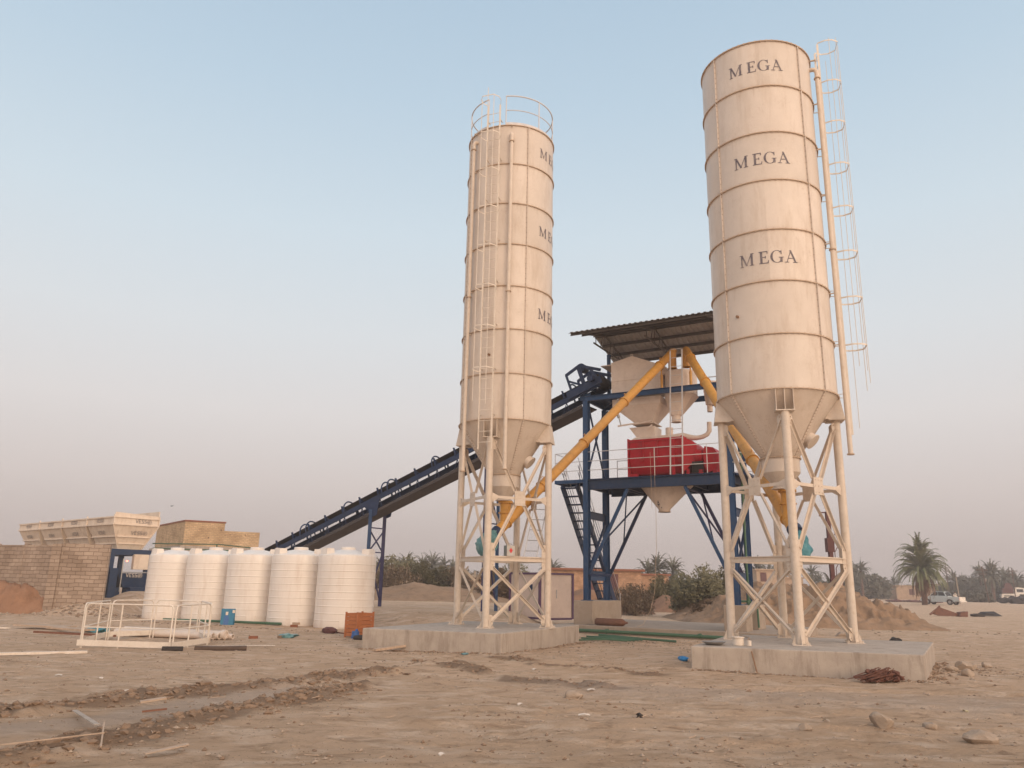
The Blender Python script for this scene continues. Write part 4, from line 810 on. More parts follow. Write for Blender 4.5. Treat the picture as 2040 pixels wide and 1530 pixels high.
# ================================================================ BELT CONVEYOR
H0 = V((3.50, 29.87, 9.2)); Q0 = V((-6.02, 36.0, 5.16)); cdv = (Q0-H0).normalized(); LEN = (Q0-H0).length
cs = V((cdv.y, -cdv.x, 0)).normalized()
if cs.y > 0: cs = -cs            # towards the camera side
cup = cdv.cross(cs).normalized()
if cup.z < 0: cup = -cup
Lc = 23.3; HW = .45
conv = thing('belt_conveyor', tuple(H0+cdv*Lc-V((0, 0, .6))), 'long dark blue inclined belt conveyor climbing right behind the left silo to the tower', 'conveyor')
cp = lambda l_, s, h: H0+cdv*l_+cs*s+cup*h
for s in (HW, -HW):
    b = MB(); b.channel(cp(-.2, s, 0), cp(Lc, s, 0), .07, .22, .014, up=cup, side=1 if s > 0 else -1); b.build('side_channel', M_NAVY, conv, smooth=False)
b = MB(); rings = []
for l_ in (.2, Lc-.2): rings.append([cp(l_, s, h) for s, h in ((.42, .33), (.22, .20), (-.22, .20), (-.42, .33), (-.42, .345), (-.21, .215), (.21, .215), (.42, .345))])
b.loft(rings); b.build('carrying_belt', M_BELT, conv, smooth=False)
b = MB(); b.beam(cp(.6, 0, -.60), cp(Lc-.6, 0, -.60), .86, .03, up=cup); b.beam(cp(.8, .44, -.55), cp(Lc-.6, .44, -.55), .03, .12, up=cup); b.beam(cp(.8, -.44, -.55), cp(Lc-.6, -.44, -.55), .03, .12, up=cup); b.build('return_tray', M_TRAY, conv, smooth=False)
k = 0; l_ = 1.4
while l_ < Lc-.4:
    b = MB()
    for s in (HW+.02, -HW-.02): b.beam(cp(l_, s, .1), cp(l_, s, .42), .09, .05, up=cdv)
    b.cyl(cp(l_, .42, .30), cp(l_, .2, .17), .045, n=8); b.cyl(cp(l_, -.42, .30), cp(l_, -.2, .17), .045, n=8); b.cyl(cp(l_, .2, .17), cp(l_, -.2, .17), .045, n=8)
    b.build('idler_bracket', M_NAVY, conv)
    e_ = .35
    for s in (HW-.03, -HW+.03): b = MB(); b.beam(cp(l_, s, -.1), cp(l_, s, -.58), .03, .03, up=cdv); b.beam(cp(l_, s, -.1), cp(l_+e_, s, -.58), .025, .025, up=cdv); b.build('truss_tie', M_NAVY, conv, smooth=False)
    l_ += 1.13; k += 1
for l_ in (1.05, 8.35, 11.0, 11.35, 13.75, 16.3, 16.7):
    b = MB(); b.tube([cp(l_, (HW+.05)*math.cos(a), .08+.58*math.sin(a)) for a in [math.pi*j/14 for j in range(15)]], .034, 7); b.build('cover_hoop', M_NAVY, conv)
# head frame with drum and drive
b = MB()
for s in (HW+.06, -HW-.06):
    b.beam(cp(-.35, s, .1), cp(1.25, s, .1), .04, .3, up=cup); b.beam(cp(1.0, s, .2), cp(1.0, s, .95), .09, .05, up=cs); b.beam(cp(1.02, s, .93), cp(.3, s, 1.05), .05, .12, up=cup); b.beam(cp(.35, s, 1.05), cp(-.45, s, .45), .05, .12, up=cup); b.beam(cp(.4, s, 1.0), cp(.4, s, .15), .16, .05, up=cs)
    b.beam(cp(.98, s, .65), cp(.45, s, .2), .08, .05, up=cs); b.beam(cp(-.05, s, .75), cp(-.2, s, .1), .12, .05, up=cs)
hf = b.build('head_frame', M_NAVY, conv, smooth=False)
b = MB(); b.cyl(cp(-.1, .42, .2), cp(-.1, -.42, .2), .24, n=24); b.build('head_drum', M_BELT, hf)
b = MB(); b.cyl(cp(.3, HW+.05, .95), cp(.3, HW-.35, .95), .17, n=18); b.cyl(cp(.0, HW+.12, .25), cp(.0, HW+.3, .25), .13, n=16); b.build('drive_motor', M_NAVY, hf)
b = MB(); b.beam(cp(.55, .3, -.05), V((cp(.55, .3, 0).x, cp(.55, .3, 0).y, Z2)), .45, .03, up=cs); b.beam(cp(.55, -.3, -.05), V((cp(.55, -.3, 0).x, cp(.55, -.3, 0).y, Z2)), .1, .1, up=cs); b.build('head_support', M_BLUE, conv, smooth=False)
# trestles
def trestle(l_, gz, m1, m2):
    tz = cp(l_, 0, -.13).z; A = [cp(l_, s, 0) for s in (HW+.03, -HW-.03)]; b = MB(); F = []
    for i, p in enumerate(A):
        f = V((p.x, p.y, gz)); F.append((f, V((p.x, p.y, tz)))); b = MB(); b.ibeam(f, V((p.x, p.y, tz-.3)), .14, .16, .014, up=(0, 1, 0)); b.build('trestle_leg', (m1, m2)[i], conv, smooth=False)
    b = MB(); b.loft([[cp(l_+u, s+w_, v) for u, v in ((-.5, -.1), (.5, -.1), (.12, -.75), (-.12, -.75))] for s, w_ in ((HW+.03, .0), (HW+.03, .02))]); b.loft([[cp(l_+u, -s+w_, v) for u, v in ((-.5, -.1), (.5, -.1), (.12, -.75), (-.12, -.75))] for s, w_ in ((HW+.03, .0), (HW+.03, .02))]); b.build('trestle_head', M_NAVY, conv, smooth=False)
    z0, z1 = gz+.2, tz-1.2; zm = gz+(tz-gz)*.52
    for (i, za), (j, zb) in (((0, z1), (1, zm)), ((1, z1), (0, zm)), ((0, zm), (1, z0)), ((1, zm), (0, z0)), ((0, z1+.1), (1, z1+.1)), ((0, zm), (1, zm))):
        b = MB(); p, q = F[i][0], F[j][0]; b.beam((p.x, p.y, za), (q.x, q.y, zb), .05, .05); b.build('trestle_brace', M_DKBLUE, conv, smooth=False)
trestle(LEN, .5, M_BLUE, M_DKBLUE); trestle(5.35, .45, M_DKBLUE, M_BLUE)

# ================================================================ WATER TANKS
def make_tank():
    root = thing('water_tank', (0, 0, 0), 'x', 'water tank', 'row of water tanks'); R = 1.015; H = 2.49
    b = MB(); pr = [(R*.985, 0), (R, .03)]; n = 10
    for k in range(1, n): z = .03+(H-.13)*k/n; pr += [(R, z-.034), (R, z-.022), (R+.010, z-.008), (R+.010, z+.006), (R, z+.02), (R, z+.032)]
    pr += [(R, H-.1), (R-.015, H-.04), (R-.07, H)]
    b.lathe((0, 0), pr, 72); b.build('body', M_TANK, root)
    b = MB(); b.lathe((0, 0), [(R-.07, H), (.72, H+.05), (.5, H+.13), (.3, H+.17), (.26, H+.18)], 60); b.build('dome', M_TANK, root)
    b = MB(); b.lathe((0, 0), [(.26, H+.17), (.26, H+.25), (.24, H+.27), (.02, H+.285)], 36); b.build('lid', M_TANK, root)
    for k in range(4):
        a = R_((12, 168, 205, 335)[k]); ca, sa = math.cos(a), math.sin(a); b = MB(Matrix.Rotation(a, 4, 'Z')); b.loft([[(.62, -.27, H-.04), (R-.08, -.27, H-.04), (R-.04, 0, H-.04), (R-.08, .27, H-.04), (.62, .27, H-.04)], [(.66, -.25, H+.20), (R-.11, -.25, H+.20), (R-.07, 0, H+.22), (R-.11, .25, H+.20), (.66, .25, H+.20)]]); b.build('lug', M_TANK, root, smooth=False)
    b = MB(); b.box(-.14, .14, -R-.022, -R+.05, .05, .3); b.build('outlet_pad', M_TANK, root, smooth=False)
    return root
tk = make_tank(); TL = ['leftmost white ribbed plastic water tank, beside the blue aggregate bin frame', 'second water tank from the left, behind the right end of the white railing ring', 'middle water tank of the row with the blue water-bottle box in front', 'second water tank from the right with bricks at its foot', 'rightmost and nearest-looking water tank, beside the orange crate']
for i in range(5):
    o = tk if i == 0 else copy_tree(tk)
    o.location = (-13.547+1.949*i, 32.565-1.007*i, 0.002); o.rotation_euler.z = [.35, .3, .28, .22, .2][i]; o['label'] = TL[i]

# ================================================================ AGGREGATE BINS
BO = V((-21.0, 42.0, 0)); bd = V((-11.2, 9.5, 0)).normalized(); bw_ = V((bd.y, -bd.x, 0))
if bw_.x < 0: bw_ = -bw_
BF = Matrix(((bw_.x, bd.x, 0, BO.x), (bw_.y, bd.y, 0, BO.y), (0, 0, 1, 0), (0, 0, 0, 1)))   # local x across (to the right), y along the row (away)
bins = thing('aggregate_bin', BF @ V((1.2, 7, .3)), 'row of four cream aggregate bins behind the block wall on a blue frame', 'aggregate bin')
BWd = 2.4; zt, zm_, zb = 4.8, 4.28, 2.98
lq, lw = letters([('V', 0), ('e', 0), ('S', 0), ('S', 0), ('O', .02)], .1)
def flat_text(frame_pt, ux, uz, quads, h, m, parent, hs=1):
    b = MB()
    for p in quads: b.add([frame_pt+ux*(a*h*hs)+uz*(c_*h) for a, c_ in p], [(0, 1, 2, 3)])
    return b.build('logo', m, parent, smooth=False)
for k in range(4):
    y0, y1 = k*3.45, k*3.45+3.4; b = MB(BF); g = .62
    b.loft([[(g, y0+.5, zb), (BWd-g, y0+.5, zb), (BWd-g, y1-.5, zb), (g, y1-.5, zb)], [(0, y0, zm_), (BWd, y0, zm_), (BWd, y1, zm_), (0, y1, zm_)], [(0, y0, zt-.12), (BWd, y0, zt-.12), (BWd, y1, zt-.12), (0, y1, zt-.12)]], cap=False)
    if k == 0: b.loft([[(.0, y0, zt-.12), (BWd, y0, zt-.12), (BWd, y0+.05, zt-.12), (0, y0+.05, zt-.12)], [(-.0, y0, zt+.12), (BWd, y0, zt+.02), (BWd, y0+.05, zt+.02), (0, y0+.05, zt+.12)]])
    b.loft([[(BWd-.05, y0, zt-.12), (BWd, y0, zt-.12), (BWd, y1, zt-.12), (BWd-.05, y1, zt-.12)], [(BWd-.05, y0, zt+.3), (BWd, y0, zt+.3), (BWd, y1, zt+.3), (BWd-.05, y1, zt+.3)]])
    hp = b.build('hopper', M_BIN, bins, smooth=False)
    b = MB(BF)
    for z, gg in ((zt-.14, 0), (zm_, 0), (zm_-.62, .29), (zb+.32, .47)):
        b.beam((gg-.03, y0+gg*.8, z), (gg-.03, y1-gg*.8, z), .07, .07)
        b.beam((gg, y0+gg*.8-.03, z), (BWd-gg, y0+gg*.8-.03, z), .07, .06)
    b.beam((-.03, y0, zt), (-.03, y0, zm_), .08, .06, up=(1, 0, 0)); b.beam((-.04, y0, zm_), (g-.03, y0+.5, zb), .08, .06, up=(0, 1, 0)); b.beam((BWd, y0-.02, zt), (BWd, y0-.02, zm_), .08, .06, up=(1, 0, 0)); b.beam((BWd, y0-.03, zm_), (BWd-g, y0+.45, zb), .08, .06, up=(0, 1, 0))
    b.build('rib', M_BIN, hp, smooth=False)
    ux = (BF.to_3x3() @ V((0, -1, 0))); n_ = BF.to_3x3() @ V((-1, 0, 0))
    flat_text(BF @ V((-.012, y0+2.2, zm_+.12)), ux, V((0, 0, 1)), lq, .2, M_DARK, hp)
    sl_ = (BF.to_3x3() @ V((-g, 0, zm_-zb))).normalized(); flat_text(BF @ V((.19, y0+2.2, zm_-.5))+n_*.01, ux, sl_, lq, .2, M_DARK, hp)
    if k == 0:
        ux = BF.to_3x3() @ V((1, 0, 0)); flat_text(BF @ V((1.1, y0-.012, zm_+.12)), ux, V((0, 0, 1)), lq, .2, M_DARK, hp)
        sl_ = (BF.to_3x3() @ V((0, -.5, zm_-zb))).normalized(); flat_text(BF @ V((1.0, y0+.155, zm_-.5)), ux, sl_, lq, .2, M_DARK, hp)
b = MB(BF)
for x in (.25, 2.2):
    for y_ in (.35, 3.6, 7.0, 10.5, 13.6): b.box(x-.12, x+.12, y_-.12, y_+.12, .3, zb)
b.box(.1, 2.35, .25, .45, zb-.28, zb+.02); b.box(.1, .35, .3, 13.7, zb-.28, zb); b.box(2.1, 2.35, .3, 13.7, zb-.28, zb); b.build('frame', M_NAVYB, bins, smooth=False)
b = MB(BF); b.loft([[(.6, .1, 1.75), (2.3, .1, 1.75), (2.3, 1.0, 1.75), (.6, 1.0, 1.75)], [(1.0, .2, 1.0), (2.1, .2, 1.0), (2.1, 1.0, 1.0), (1.0, 1.0, 1.0)]]); b.box(1.15, 2.6, -.35, .6, .62, 1.02); b.box(1.0, 1.5, -.25, .2, .5, .9); b.box(.1, .5, -.1, .2, .4, 2.0); b.build('weigh_conveyor', M_NAVYB, bins, smooth=False)
flat_text(BF @ V((1.0, .05, 1.55)), BF.to_3x3() @ V((1, 0, 0)), V((0, 0, 1)), lq, .2, M_WHITE, bins)
b = MB(BF); b.box(1.35, 2.15, .1, .35, 1.95, 2.75); b.box(1.37, 2.13, .09, .1, 1.97, 2.73); b.build('control_cabinet', M_BIN, bins, smooth=False)
b = MB(BF); b.tube([(.75, 0, .8), (.75, 0, 2.5)], .035, 8); b.tube([(.75, -.02, 1.8), (2.3, -.02, 1.8)], .03, 8); b.tube([(2.3, -.02, 1.2), (2.3, -.02, 2.6)], .02, 8); b.build('hose_pipe', M_METAL, bins)
b = MB(BF); b.cyl((.98, .12, 2.38), (.98, .05, 2.38), .035, n=10); lamp_m = mat('red_lamp', (.8, .08, .05), emit=(1, .18, .1, 6)); b.build('signal_lamp', lamp_m, bins)
# ================================================================ BLOCK WALL
wl = MB(); wpts = [(-33.5, 39.6), (-19.6, 34.45), (-17.4, 34.75)]
def wallseg(b, p, q, z0, z1, th=.22):
    p = V((*p, 0)); q = V((*q, 0)); u = (q-p).normalized(); n_ = V((-u.y, u.x, 0))*th
    b.loft([[p+V((0, 0, z)), q+V((0, 0, z)), q+n_+V((0, 0, z)), p+n_+V((0, 0, z))] for z in (z0, z1)])
wallseg(wl, wpts[0], wpts[1], -.1, 2.84); o = wl.build('block_wall', M_BLOCK, smooth=False, origin=(-25, 37, 0)); wall_uv(o); tag(o, 'weathered concrete block wall at the left edge, above the reddish earth bank', 'wall')
wl = MB(); wallseg(wl, (-19.3, 34.32), (-17.38, 34.72), -.1, 2.92); wallseg(wl, (-19.62, 34.2), (-19.25, 34.26), -.1, 2.88, .5)
o = wl.build('block_wall', M_BLOCK, smooth=False, origin=(-18, 34.5, 0)); wall_uv(o); tag(o, 'short concrete block wing wall with corner pier, left of the water tanks', 'wall')
for x_, y_ in ((-21.3, 35.2), (-23.0, 35.82)):
    p_ = MB(); p_.box(x_-.06, x_+.06, y_-.12, y_+.2, 0.9, 2.9); o = p_.build('wall_pier', M_BLOCK, smooth=False); wall_uv(o); tag(o, 'narrow pier standing proud of the left block wall' if x_ > -22 else 'narrow pier of the left block wall nearest the photo edge', 'pier')
# ramp fill between wall and bins
b = MB(); b.loft([[(-33, 39.9, z), (-19.3, 34.9, z), (-17.6, 35.1, z), (-21.6, 41.2, z), (-32, 51, z)] for z in (-.1, 2.75)]); o = b.build('ramp_fill', M_SOIL, smooth=False); tag(o, 'packed earth loading ramp behind the block wall', kind='structure')
# ================================================================ BRICK BUILDING BEHIND BINS
bb = thing('brick_building', (-22, 62, .3), 'yellow brick building with flat parapet behind the water tanks and bins', 'building')
P0 = V((-24.62, 60, 0)); ur = V((5.9, 3.4, 0)).normalized(); ul = V((-2.2, 3.0, 0)).normalized()
def bldg(P0, a, b_, z0, z1, la, lb):
    m = MB(); m.loft([[P0+V((0, 0, z)), P0+a*la+V((0, 0, z)), P0+a*la+b_*lb+V((0, 0, z)), P0+b_*lb+V((0, 0, z))] for z in (z0, z1)]); return m
m = bldg(P0, ur, ul, 3.9, 5.72, 2.9, 9); o = m.build('wall', M_YBRICK, bb, smooth=False); wall_uv(o)
m = bldg(P0+ur*2.9, ur, ul, 3.9, 5.15, 2.7, 9); o = m.build('wall', M_YBRICK, bb, smooth=False); wall_uv(o)
m = bldg(P0-ur*.04-ul*.04, ur, ul, 5.72, 5.84, 3.0, 9.1); m.build('coping', M_BRICKRED, bb, smooth=False)
m = bldg(P0+ur*-.3-ul*.5, ur, ul, 3.5, 3.9, 6.2, 10); m.build('floor_slab', M_CONC, bb, smooth=False)
m = bldg(P0+ul*.3, ur, ul, 0, 3.5, 5.4, 8); o = m.build('wall', M_YBRICK, bb, smooth=False); wall_uv(o)
b = MB(); b.tube([(-20.0, 44.6, 3.4), (-16.5, 45.2, 3.45), (-13.5, 46, 3.2)], .03, 6); b.tube([(-16.6, 45.2, .4), (-16.6, 45.2, 3.45)], .04, 6); b.tube([(-20, 44.7, 3.15), (-14, 45.6, 3.1)], .035, 6); tag(b.build('scaffold_pipe', M_GREEN), 'green pipe frame glimpsed behind the two left water tanks', 'pipe frame')

# ================================================================ SMALL CABIN
cb = thing('site_cabin', (1.6, 34.2, .2), 'small white panel cabin with purple corner frame, standing behind the left silo', 'cabin')
cA = V((1.30, 32.9, 0)); cB_ = V((2.80, 34.1, 0)); ux = (cB_-cA).normalized(); uy = V((-ux.y, ux.x, 0)); wd_ = (cB_-cA).length; z0, z1 = .22, 2.08; dp = 2.0
K = lambda x, y_, z: cA+ux*x+uy*y_+V((0, 0, z))
def kbox(b, x0, x1, y0, y1, z0, z1): return b.loft([[K(x0, y0, z), K(x1, y0, z), K(x1, y1, z), K(x0, y1, z)] for z in (z0, z1)])
b = MB(); kbox(b, .05, wd_-.05, .04, dp-.04, z0+.04, z1-.06); b.build('panel', M_CABIN, cb, smooth=False)
b = MB()
for x in (0, wd_-.09): kbox(b, x, x+.09, -.01, .08, z0, z1); kbox(b, x, x+.09, dp-.08, dp+.01, z0, z1)
kbox(b, 0, wd_, -.01, .08, z1-.07, z1); kbox(b, .09, wd_-.09, .0, .08, z0-.03, z0+.05); kbox(b, 0, .09, .08, dp-.08, z1-.08, z1); kbox(b, 0, .09, .08, dp-.08, z0, z0+.08); b.build('frame', M_PURP, cb, smooth=False)
b = MB(); kbox(b, .04, .05, .5, .75, 1.35, 1.6); b.build('window', M_NAVYB, cb, smooth=False)
b = MB(); kbox(b, .95, .97, .0, .04, 1.05, 1.4); b.build('handle', M_RAIL, cb, smooth=False)

# ================================================================ THINGS ON THE GROUND, LEFT
cr_ = thing('crate', (-4.5, 24.1, 0), 'orange-brown slatted crate standing between the right water tank and the left foundation', 'crate')
a0 = V((-4.67, 23.6, 0)); ca_ = V((.40, -.15, 0)); cb2 = V((.16, .9, 0))
ca_ = V((.66, .22, 0)).normalized(); cb2 = V((-ca_.y, ca_.x, 0)); wx, wy = .62, .7
Kc = lambda x, y_, z: a0+ca_*x+cb2*y_+V((0, 0, z))
def cbox(b, x0, x1, y0, y1, z0, z1): return b.loft([[Kc(x0, y0, z), Kc(x1, y0, z), Kc(x1, y1, z), Kc(x0, y1, z)] for z in (z0, z1)])
ca_ = V((.30, -.16, 0)).normalized(); cb2 = V((-ca_.y, ca_.x, 0)); a0 = V((-4.68, 23.55, 0)); wx, wy = .42, .75
for nm, (x0, x1, y0, y1) in {'front': (0, wx, 0, .02), 'right': (wx-.02, wx, .02, wy), 'back': (0, wx-.02, wy-.02, wy), 'left': (0, .02, .02, wy-.02)}.items():
    b = MB()
    for k in range(6): z = .05+k*.108; cbox(b, x0, x1, y0, y1, z, z+.098)
    b.build('slat_panel', M_CRATE, cr_, smooth=False)
b = MB()
for x, y_ in ((-.015, -.015), (wx-.03, -.015), (wx-.03, wy-.03), (-.015, wy-.03)): cbox(b, x, x+.045, y_, y_+.045, 0, .72)
b.build('corner_post', M_CRATE, cr_, smooth=False)
def simple(name, mb, m, label, cat, group=None, smooth=None): return tag(mb.build(name, m, smooth=smooth), label, cat, group)
b = MB(); b.cyl((-4.28, 23.05, .0), (-4.28, 23.05, .22), .12, .10, n=18); b.cyl((-4.28, 23.05, .22), (-4.22, 23.06, .26), .04, n=8); simple('paint_can', b, mat('blue_can', (.03, .09, .26), (.05, .12, .3), 9, .5), 'small blue can in front of the orange crate', 'can')
b = MB(); b.tube([(-4.0+.20*math.cos(a), 22.65+.20*math.sin(a), .07) for a in [2*math.pi*k/24 for k in range(24)]], .065, 8, closed=True); simple('tyre', b, M_BLACK, 'small black tyre lying beside the corner of the left foundation', 'tyre')
b = MB(); b.blob((-5.5, 25.3, .08), .22, 2, .2, (1.3, .8, .55)); simple('rag_bundle', b, M_DOOR, 'dark crumpled bundle left of the orange crate', 'bundle')
b = MB(); b.blob((-4.7, 31.2, .2), .12, 2, .25, (1.2, .8, .6)); b.blob((-4.4, 31.3, .2), .1, 2, .25, (1.6, .7, .5)); simple('plastic_scrap', b, M_CYAN, 'blue plastic bits behind the orange crate', 'litter')
# blue box with water-bottle print
wb = thing('poster_board', (-9.95, 28.4, 0), 'blue box printed with a water bottle, leaning against the middle water tank', 'box')
u_ = V((.45, .12, 0)).normalized(); n2 = V((u_.y, -u_.x, 0)); q0 = V((-9.98, 28.3, .0))
pb = lambda x, z, o_=0: q0+u_*x-n2*(z*.08)+n2*o_+V((0, 0, z))
b = MB(); b.loft([[pb(0, z, .0), pb(.46-.05*(1-z/.56), z, .0), pb(.46, z, -.12), pb(0, z, -.12)] for z in (0, .56)]); b.build('carton', mat('blue_carton', (.03, .15, .26), (.04, .19, .30), 6, .6), wb, smooth=False)
b = MB(); b.add([pb(x, z, .006) for x, z in ((.10, .03), (.26, .03), (.28, .22), (.24, .34), (.14, .34), (.10, .24))], [(0, 1, 2, 3, 4, 5)]); b.build('bottle_print', mat('bottle_blue', (.05, .12, .30), (.07, .16, .36), 14, .6), wb, smooth=False)
b = MB(); b.add([pb(x, z, .007) for x, z in ((.15, .35), (.23, .35), (.23, .46), (.15, .46))], [(0, 1, 2, 3)]); b.add([pb(x, z, .007) for x, z in ((.37, .42), (.45, .42), (.455, .52), (.37, .52))], [(0, 1, 2, 3)]); b.build('cap_print', M_PAPER, wb, smooth=False)
b = MB(); b.tube([(-12.6, 29.8, .09), (-9.6, 28.9, .10), (-7.9+.0, 28.45, .09)], .045, 10); simple('green_pipe', b, M_GREEN, 'dark green pipe lying at the foot of the water tanks', 'pipe')
# pipes
for k, (dy, z, r) in enumerate(((0, .09, .09), (.2, .09, .09), (.4, .12, .10), (.62, .07, .07))):
    b = MB(); p, q = V((-10.9+dy*.2, 22.75+dy*.9, z)), V((-7.85+.95*dy*.75, 21.85+dy*.42, z)); d_ = (q-p).normalized()
    b.cyl(p, q, r, n=20, cap=False); b.cyl(q, p, r*.72, n=20, cap=False); x_ = d_.orthogonal().normalized(); y_ = d_.cross(x_)
    for e, sg in ((q, 1), (p, -1)): b.loft([[e+(x_*math.cos(a)+y_*math.sin(a))*rr for a in [2*math.pi*j/20 for j in range(20)]] for rr in (r, r*.72)], cap=False)
    if k == 2: b.cyl(q-d_*.12, q-d_*.02, r*1.25, n=20)
    b.build('plastic_pipe', M_PIPE); tag(bpy.data.objects[[o.name for o in COL.objects if o.name.startswith('plastic_pipe')][-1]], ['pale plastic pipe lying behind the white railing ring, leftmost open end of four', 'pale plastic pipe lying behind the white railing ring, second open end from the left', 'pale plastic pipe with thick collar, third open end from the left', 'thinnest pale pipe, rightmost open end of the four'][k], 'pipe', 'pale pipes lying behind the railing ring')
# the dismantled rail ring: a rounded ring of welded rail frames standing on the ground
rr_ = thing('railing_ring', (-8.4, 18.4, 0), 'white welded railing ring standing on the dirt in front of the water tanks', 'railing')
RC = V((-8.05, 19.55, 0)); 
RP = [(-9.85, 19.0), (-9.35, 18.05), (-8.75, 18.35), (-7.45, 18.35), (-6.75, 19.5), (-7.0, 20.6), (-8.6, 21.2), (-9.6, 20.3)]
RP = [(-9.69, 18.59), (-7.49, 18.31), (-7.34, 20.12), (-8.33, 22.0), (-9.7, 22.3), (-10.43, 21.3)]
for i in range(6):
    a = V((*RP[i], 0)); q = V((*RP[(i+1) % 6], 0)); u_ = (q-a).normalized(); a2 = a+u_*.05; q2 = q-u_*.05; Zv = lambda z: V((0, 0, z))
    b = MB(); b.tube([a2+Zv(-.03), a2+Zv(.88), a2+u_*.02+Zv(.93), a2+u_*.05+Zv(.96), a2+u_*.1+Zv(.975), q2-u_*.1+Zv(.975), q2-u_*.05+Zv(.96), q2-u_*.02+Zv(.93), q2+Zv(.88), q2+Zv(-.03)], .017, 8); f_ = b.build('rail_frame', M_WHITE, rr_)
    b = MB(); b.tube([a2+Zv(.46), q2+Zv(.46)], .014, 6)
    if (q-a).length > 1.5: m_ = a.lerp(q, .42); b.tube([m_+Zv(-.02), m_+Zv(.96)], .018, 6)
    b.build('mid_rail', M_WHITE, f_)
    b = MB(); n_ = V((-u_.y, u_.x, 0)); b.beam(a-u_*.05+n_*-.03+Zv(.12), q+n_*-.03+Zv(.12), .006, .13); b.build('toe_board', M_WHITE, f_, smooth=False)
b = MB(); b.tube([(-7.62, 18.15, .05), (-7.2, 18.25, .05)], .06, 10); simple('rubber_block', b, M_BLACK, 'short black rubber block in front of the railing ring', 'rubber')
b = MB(); b.tube([(-7.05, 18.55, .05), (-6.5, 18.6, .05), (-5.98, 18.85, .05)], .055, 10); simple('black_pipe', b, M_BROWNPIPE, 'short dusty black pipe lying right of the railing ring', 'pipe')
b = MB(); p, q = V((-7.2, 19.45, .03)), V((-5.65, 20.0, .03)); b.beam(p, q, .1, .01); o = simple('perforated_strip', b, M_PAPER, 'flat white strip with a row of small holes behind the dusty black pipe', 'strip')
b = MB(); d_ = (q-p).normalized()
for k in range(15): c_ = p+d_*(.08+k*.105)+V((0, 0, .0065)); b.cyl(c_, c_+V((0, 0, .002)), .013, n=8)
ob = b.build('hole_row', M_DARK, None, origin=tuple(o.location)); ob.location = (0, 0, 0); ob.parent = o
b = MB(); b.beam((-12.0, 15.3, .05), (-8.75, 17.15, .05), .12, .05); simple('white_beam', b, M_PAPER, 'long white painted bar lying at the left photo edge', 'bar')
b = MB(); b.beam((-3.1, 19.15, .04), (-2.42, 19.95, .1), .14, .05); simple('timber_offcut', b, M_WOOD, 'pale plank offcut leaning by the front of the left foundation', 'plank')
def plank(p, q, w_, h_, m, label, cat='plank', name='plank'):
    b = MB(); b.beam(p, q, w_, h_); return simple(name, b, m, label, cat)
plank((-14.9, 25.0, .1), (-13.2, 24.6, .08), .6, .04, M_WOOD, 'pale plywood sheet lying left of the railing ring', 'board', 'board')
plank((-13.3, 23.9, .1), (-11.9, 23.2, .09), .45, .05, M_WOOD, 'second smaller pale board lying left of the railing ring', 'board', 'board')
plank((-12.9, 22.3, .08), (-10.3, 21.5, .07), .08, .05, M_RUSTWOOD, 'thin rust-brown bar in front of the two pale boards')
plank((-16.0, 24.2, .05), (-14.7, 24.1, .05), .08, .04, M_PAPER, 'white bar at the left photo edge near the boards', 'bar', 'bar')
plank((-13.0, 25.3, .12), (-10.4, 24.0, .1), .07, .04, M_WOOD, 'long pale lath behind the pale boards', 'lath', 'lath')
plank((-5.1, 9.9, .05), (-4.3, 8.85, .08), .055, .008, M_CONC, 'grey perforated metal strip lying across the wheel ruts, lower left', 'strip', 'metal_strip')
plank((-4.18, 8.75, .12), (-3.75, 7.85, .06), .016, .010, M_WOOD, 'narrow pale stick just below the grey metal strip', 'stick', 'stick')
plank((-4.6, 7.6, .10), (-3.95, 8.3, .10), .014, .01, M_WOOD, 'pale split reed lying at the lower left corner', 'stick', 'stick')
plank((-3.3, 7.75, .03), (-3.0, 8.0, .07), .08, .008, M_WOOD, 'curved pale bark piece at the bottom left', 'bark', 'bark')
plank((-4.45, 10.15, .12), (-4.2, 10.3, .15), .12, .02, M_WOOD, 'broken pale board chunk on the dug earth beside the metal strip', 'board', 'board')
plank((-4.3, 9.9, .05), (-4.05, 10.0, .07), .018, .02, M_RUSTWOOD, 'brown stick under the broken board chunk', 'stick', 'stick')
plank((-5.4, 25.6, .03), (-4.5, 24.2, .04), .05, .03, M_RUSTWOOD, 'brown lath on the ground left of the orange crate', 'lath', 'lath')
def scrap(c_, r, m, label, sq=(1.3, .8, .25), cat='litter', seed=1):
    random.seed(seed); b = MB(); b.blob((c_[0], c_[1], g0(c_[0], c_[1])+r*sq[2]*.6), r, 2, .35, sq); return simple('plastic_scrap', b, m, label, cat)
scrap((-12.1, 24.1), .32, M_CYAN, 'turquoise plastic sheet crumpled on the ground behind the railing ring', seed=2)
scrap((-6.2, 23.2), .28, M_TEAL, 'faded green plastic scrap on the dirt in front of the water tanks', seed=3)
scrap((-.95, 18.8), .10, M_TEAL, 'faded blue scrap by the front corner of the left foundation', seed=4)
scrap((1.72, 10.7), .045, M_BLACK, 'small dark bluish plastic knot in the open foreground', (1, .9, .8), seed=5)
scrap((3.85, 17.9), .14, mat('bright_blue', (.02, .2, .45), rough=.5), 'bright blue plastic piece at the left end of the right foundation', (1.6, .5, .4), seed=6)
scrap((6.0, 35.2), .28, mat('yellow_bag', (.55, .55, .12), (.5, .45, .1), 8), 'yellow-green bag beside the rusty gas cylinder', (1.4, .6, .35), seed=7)
scrap((13.0, 27.2), .22, M_BLACK, 'black rag on the ground beyond the right foundation', (1.6, .8, .45), seed=8)
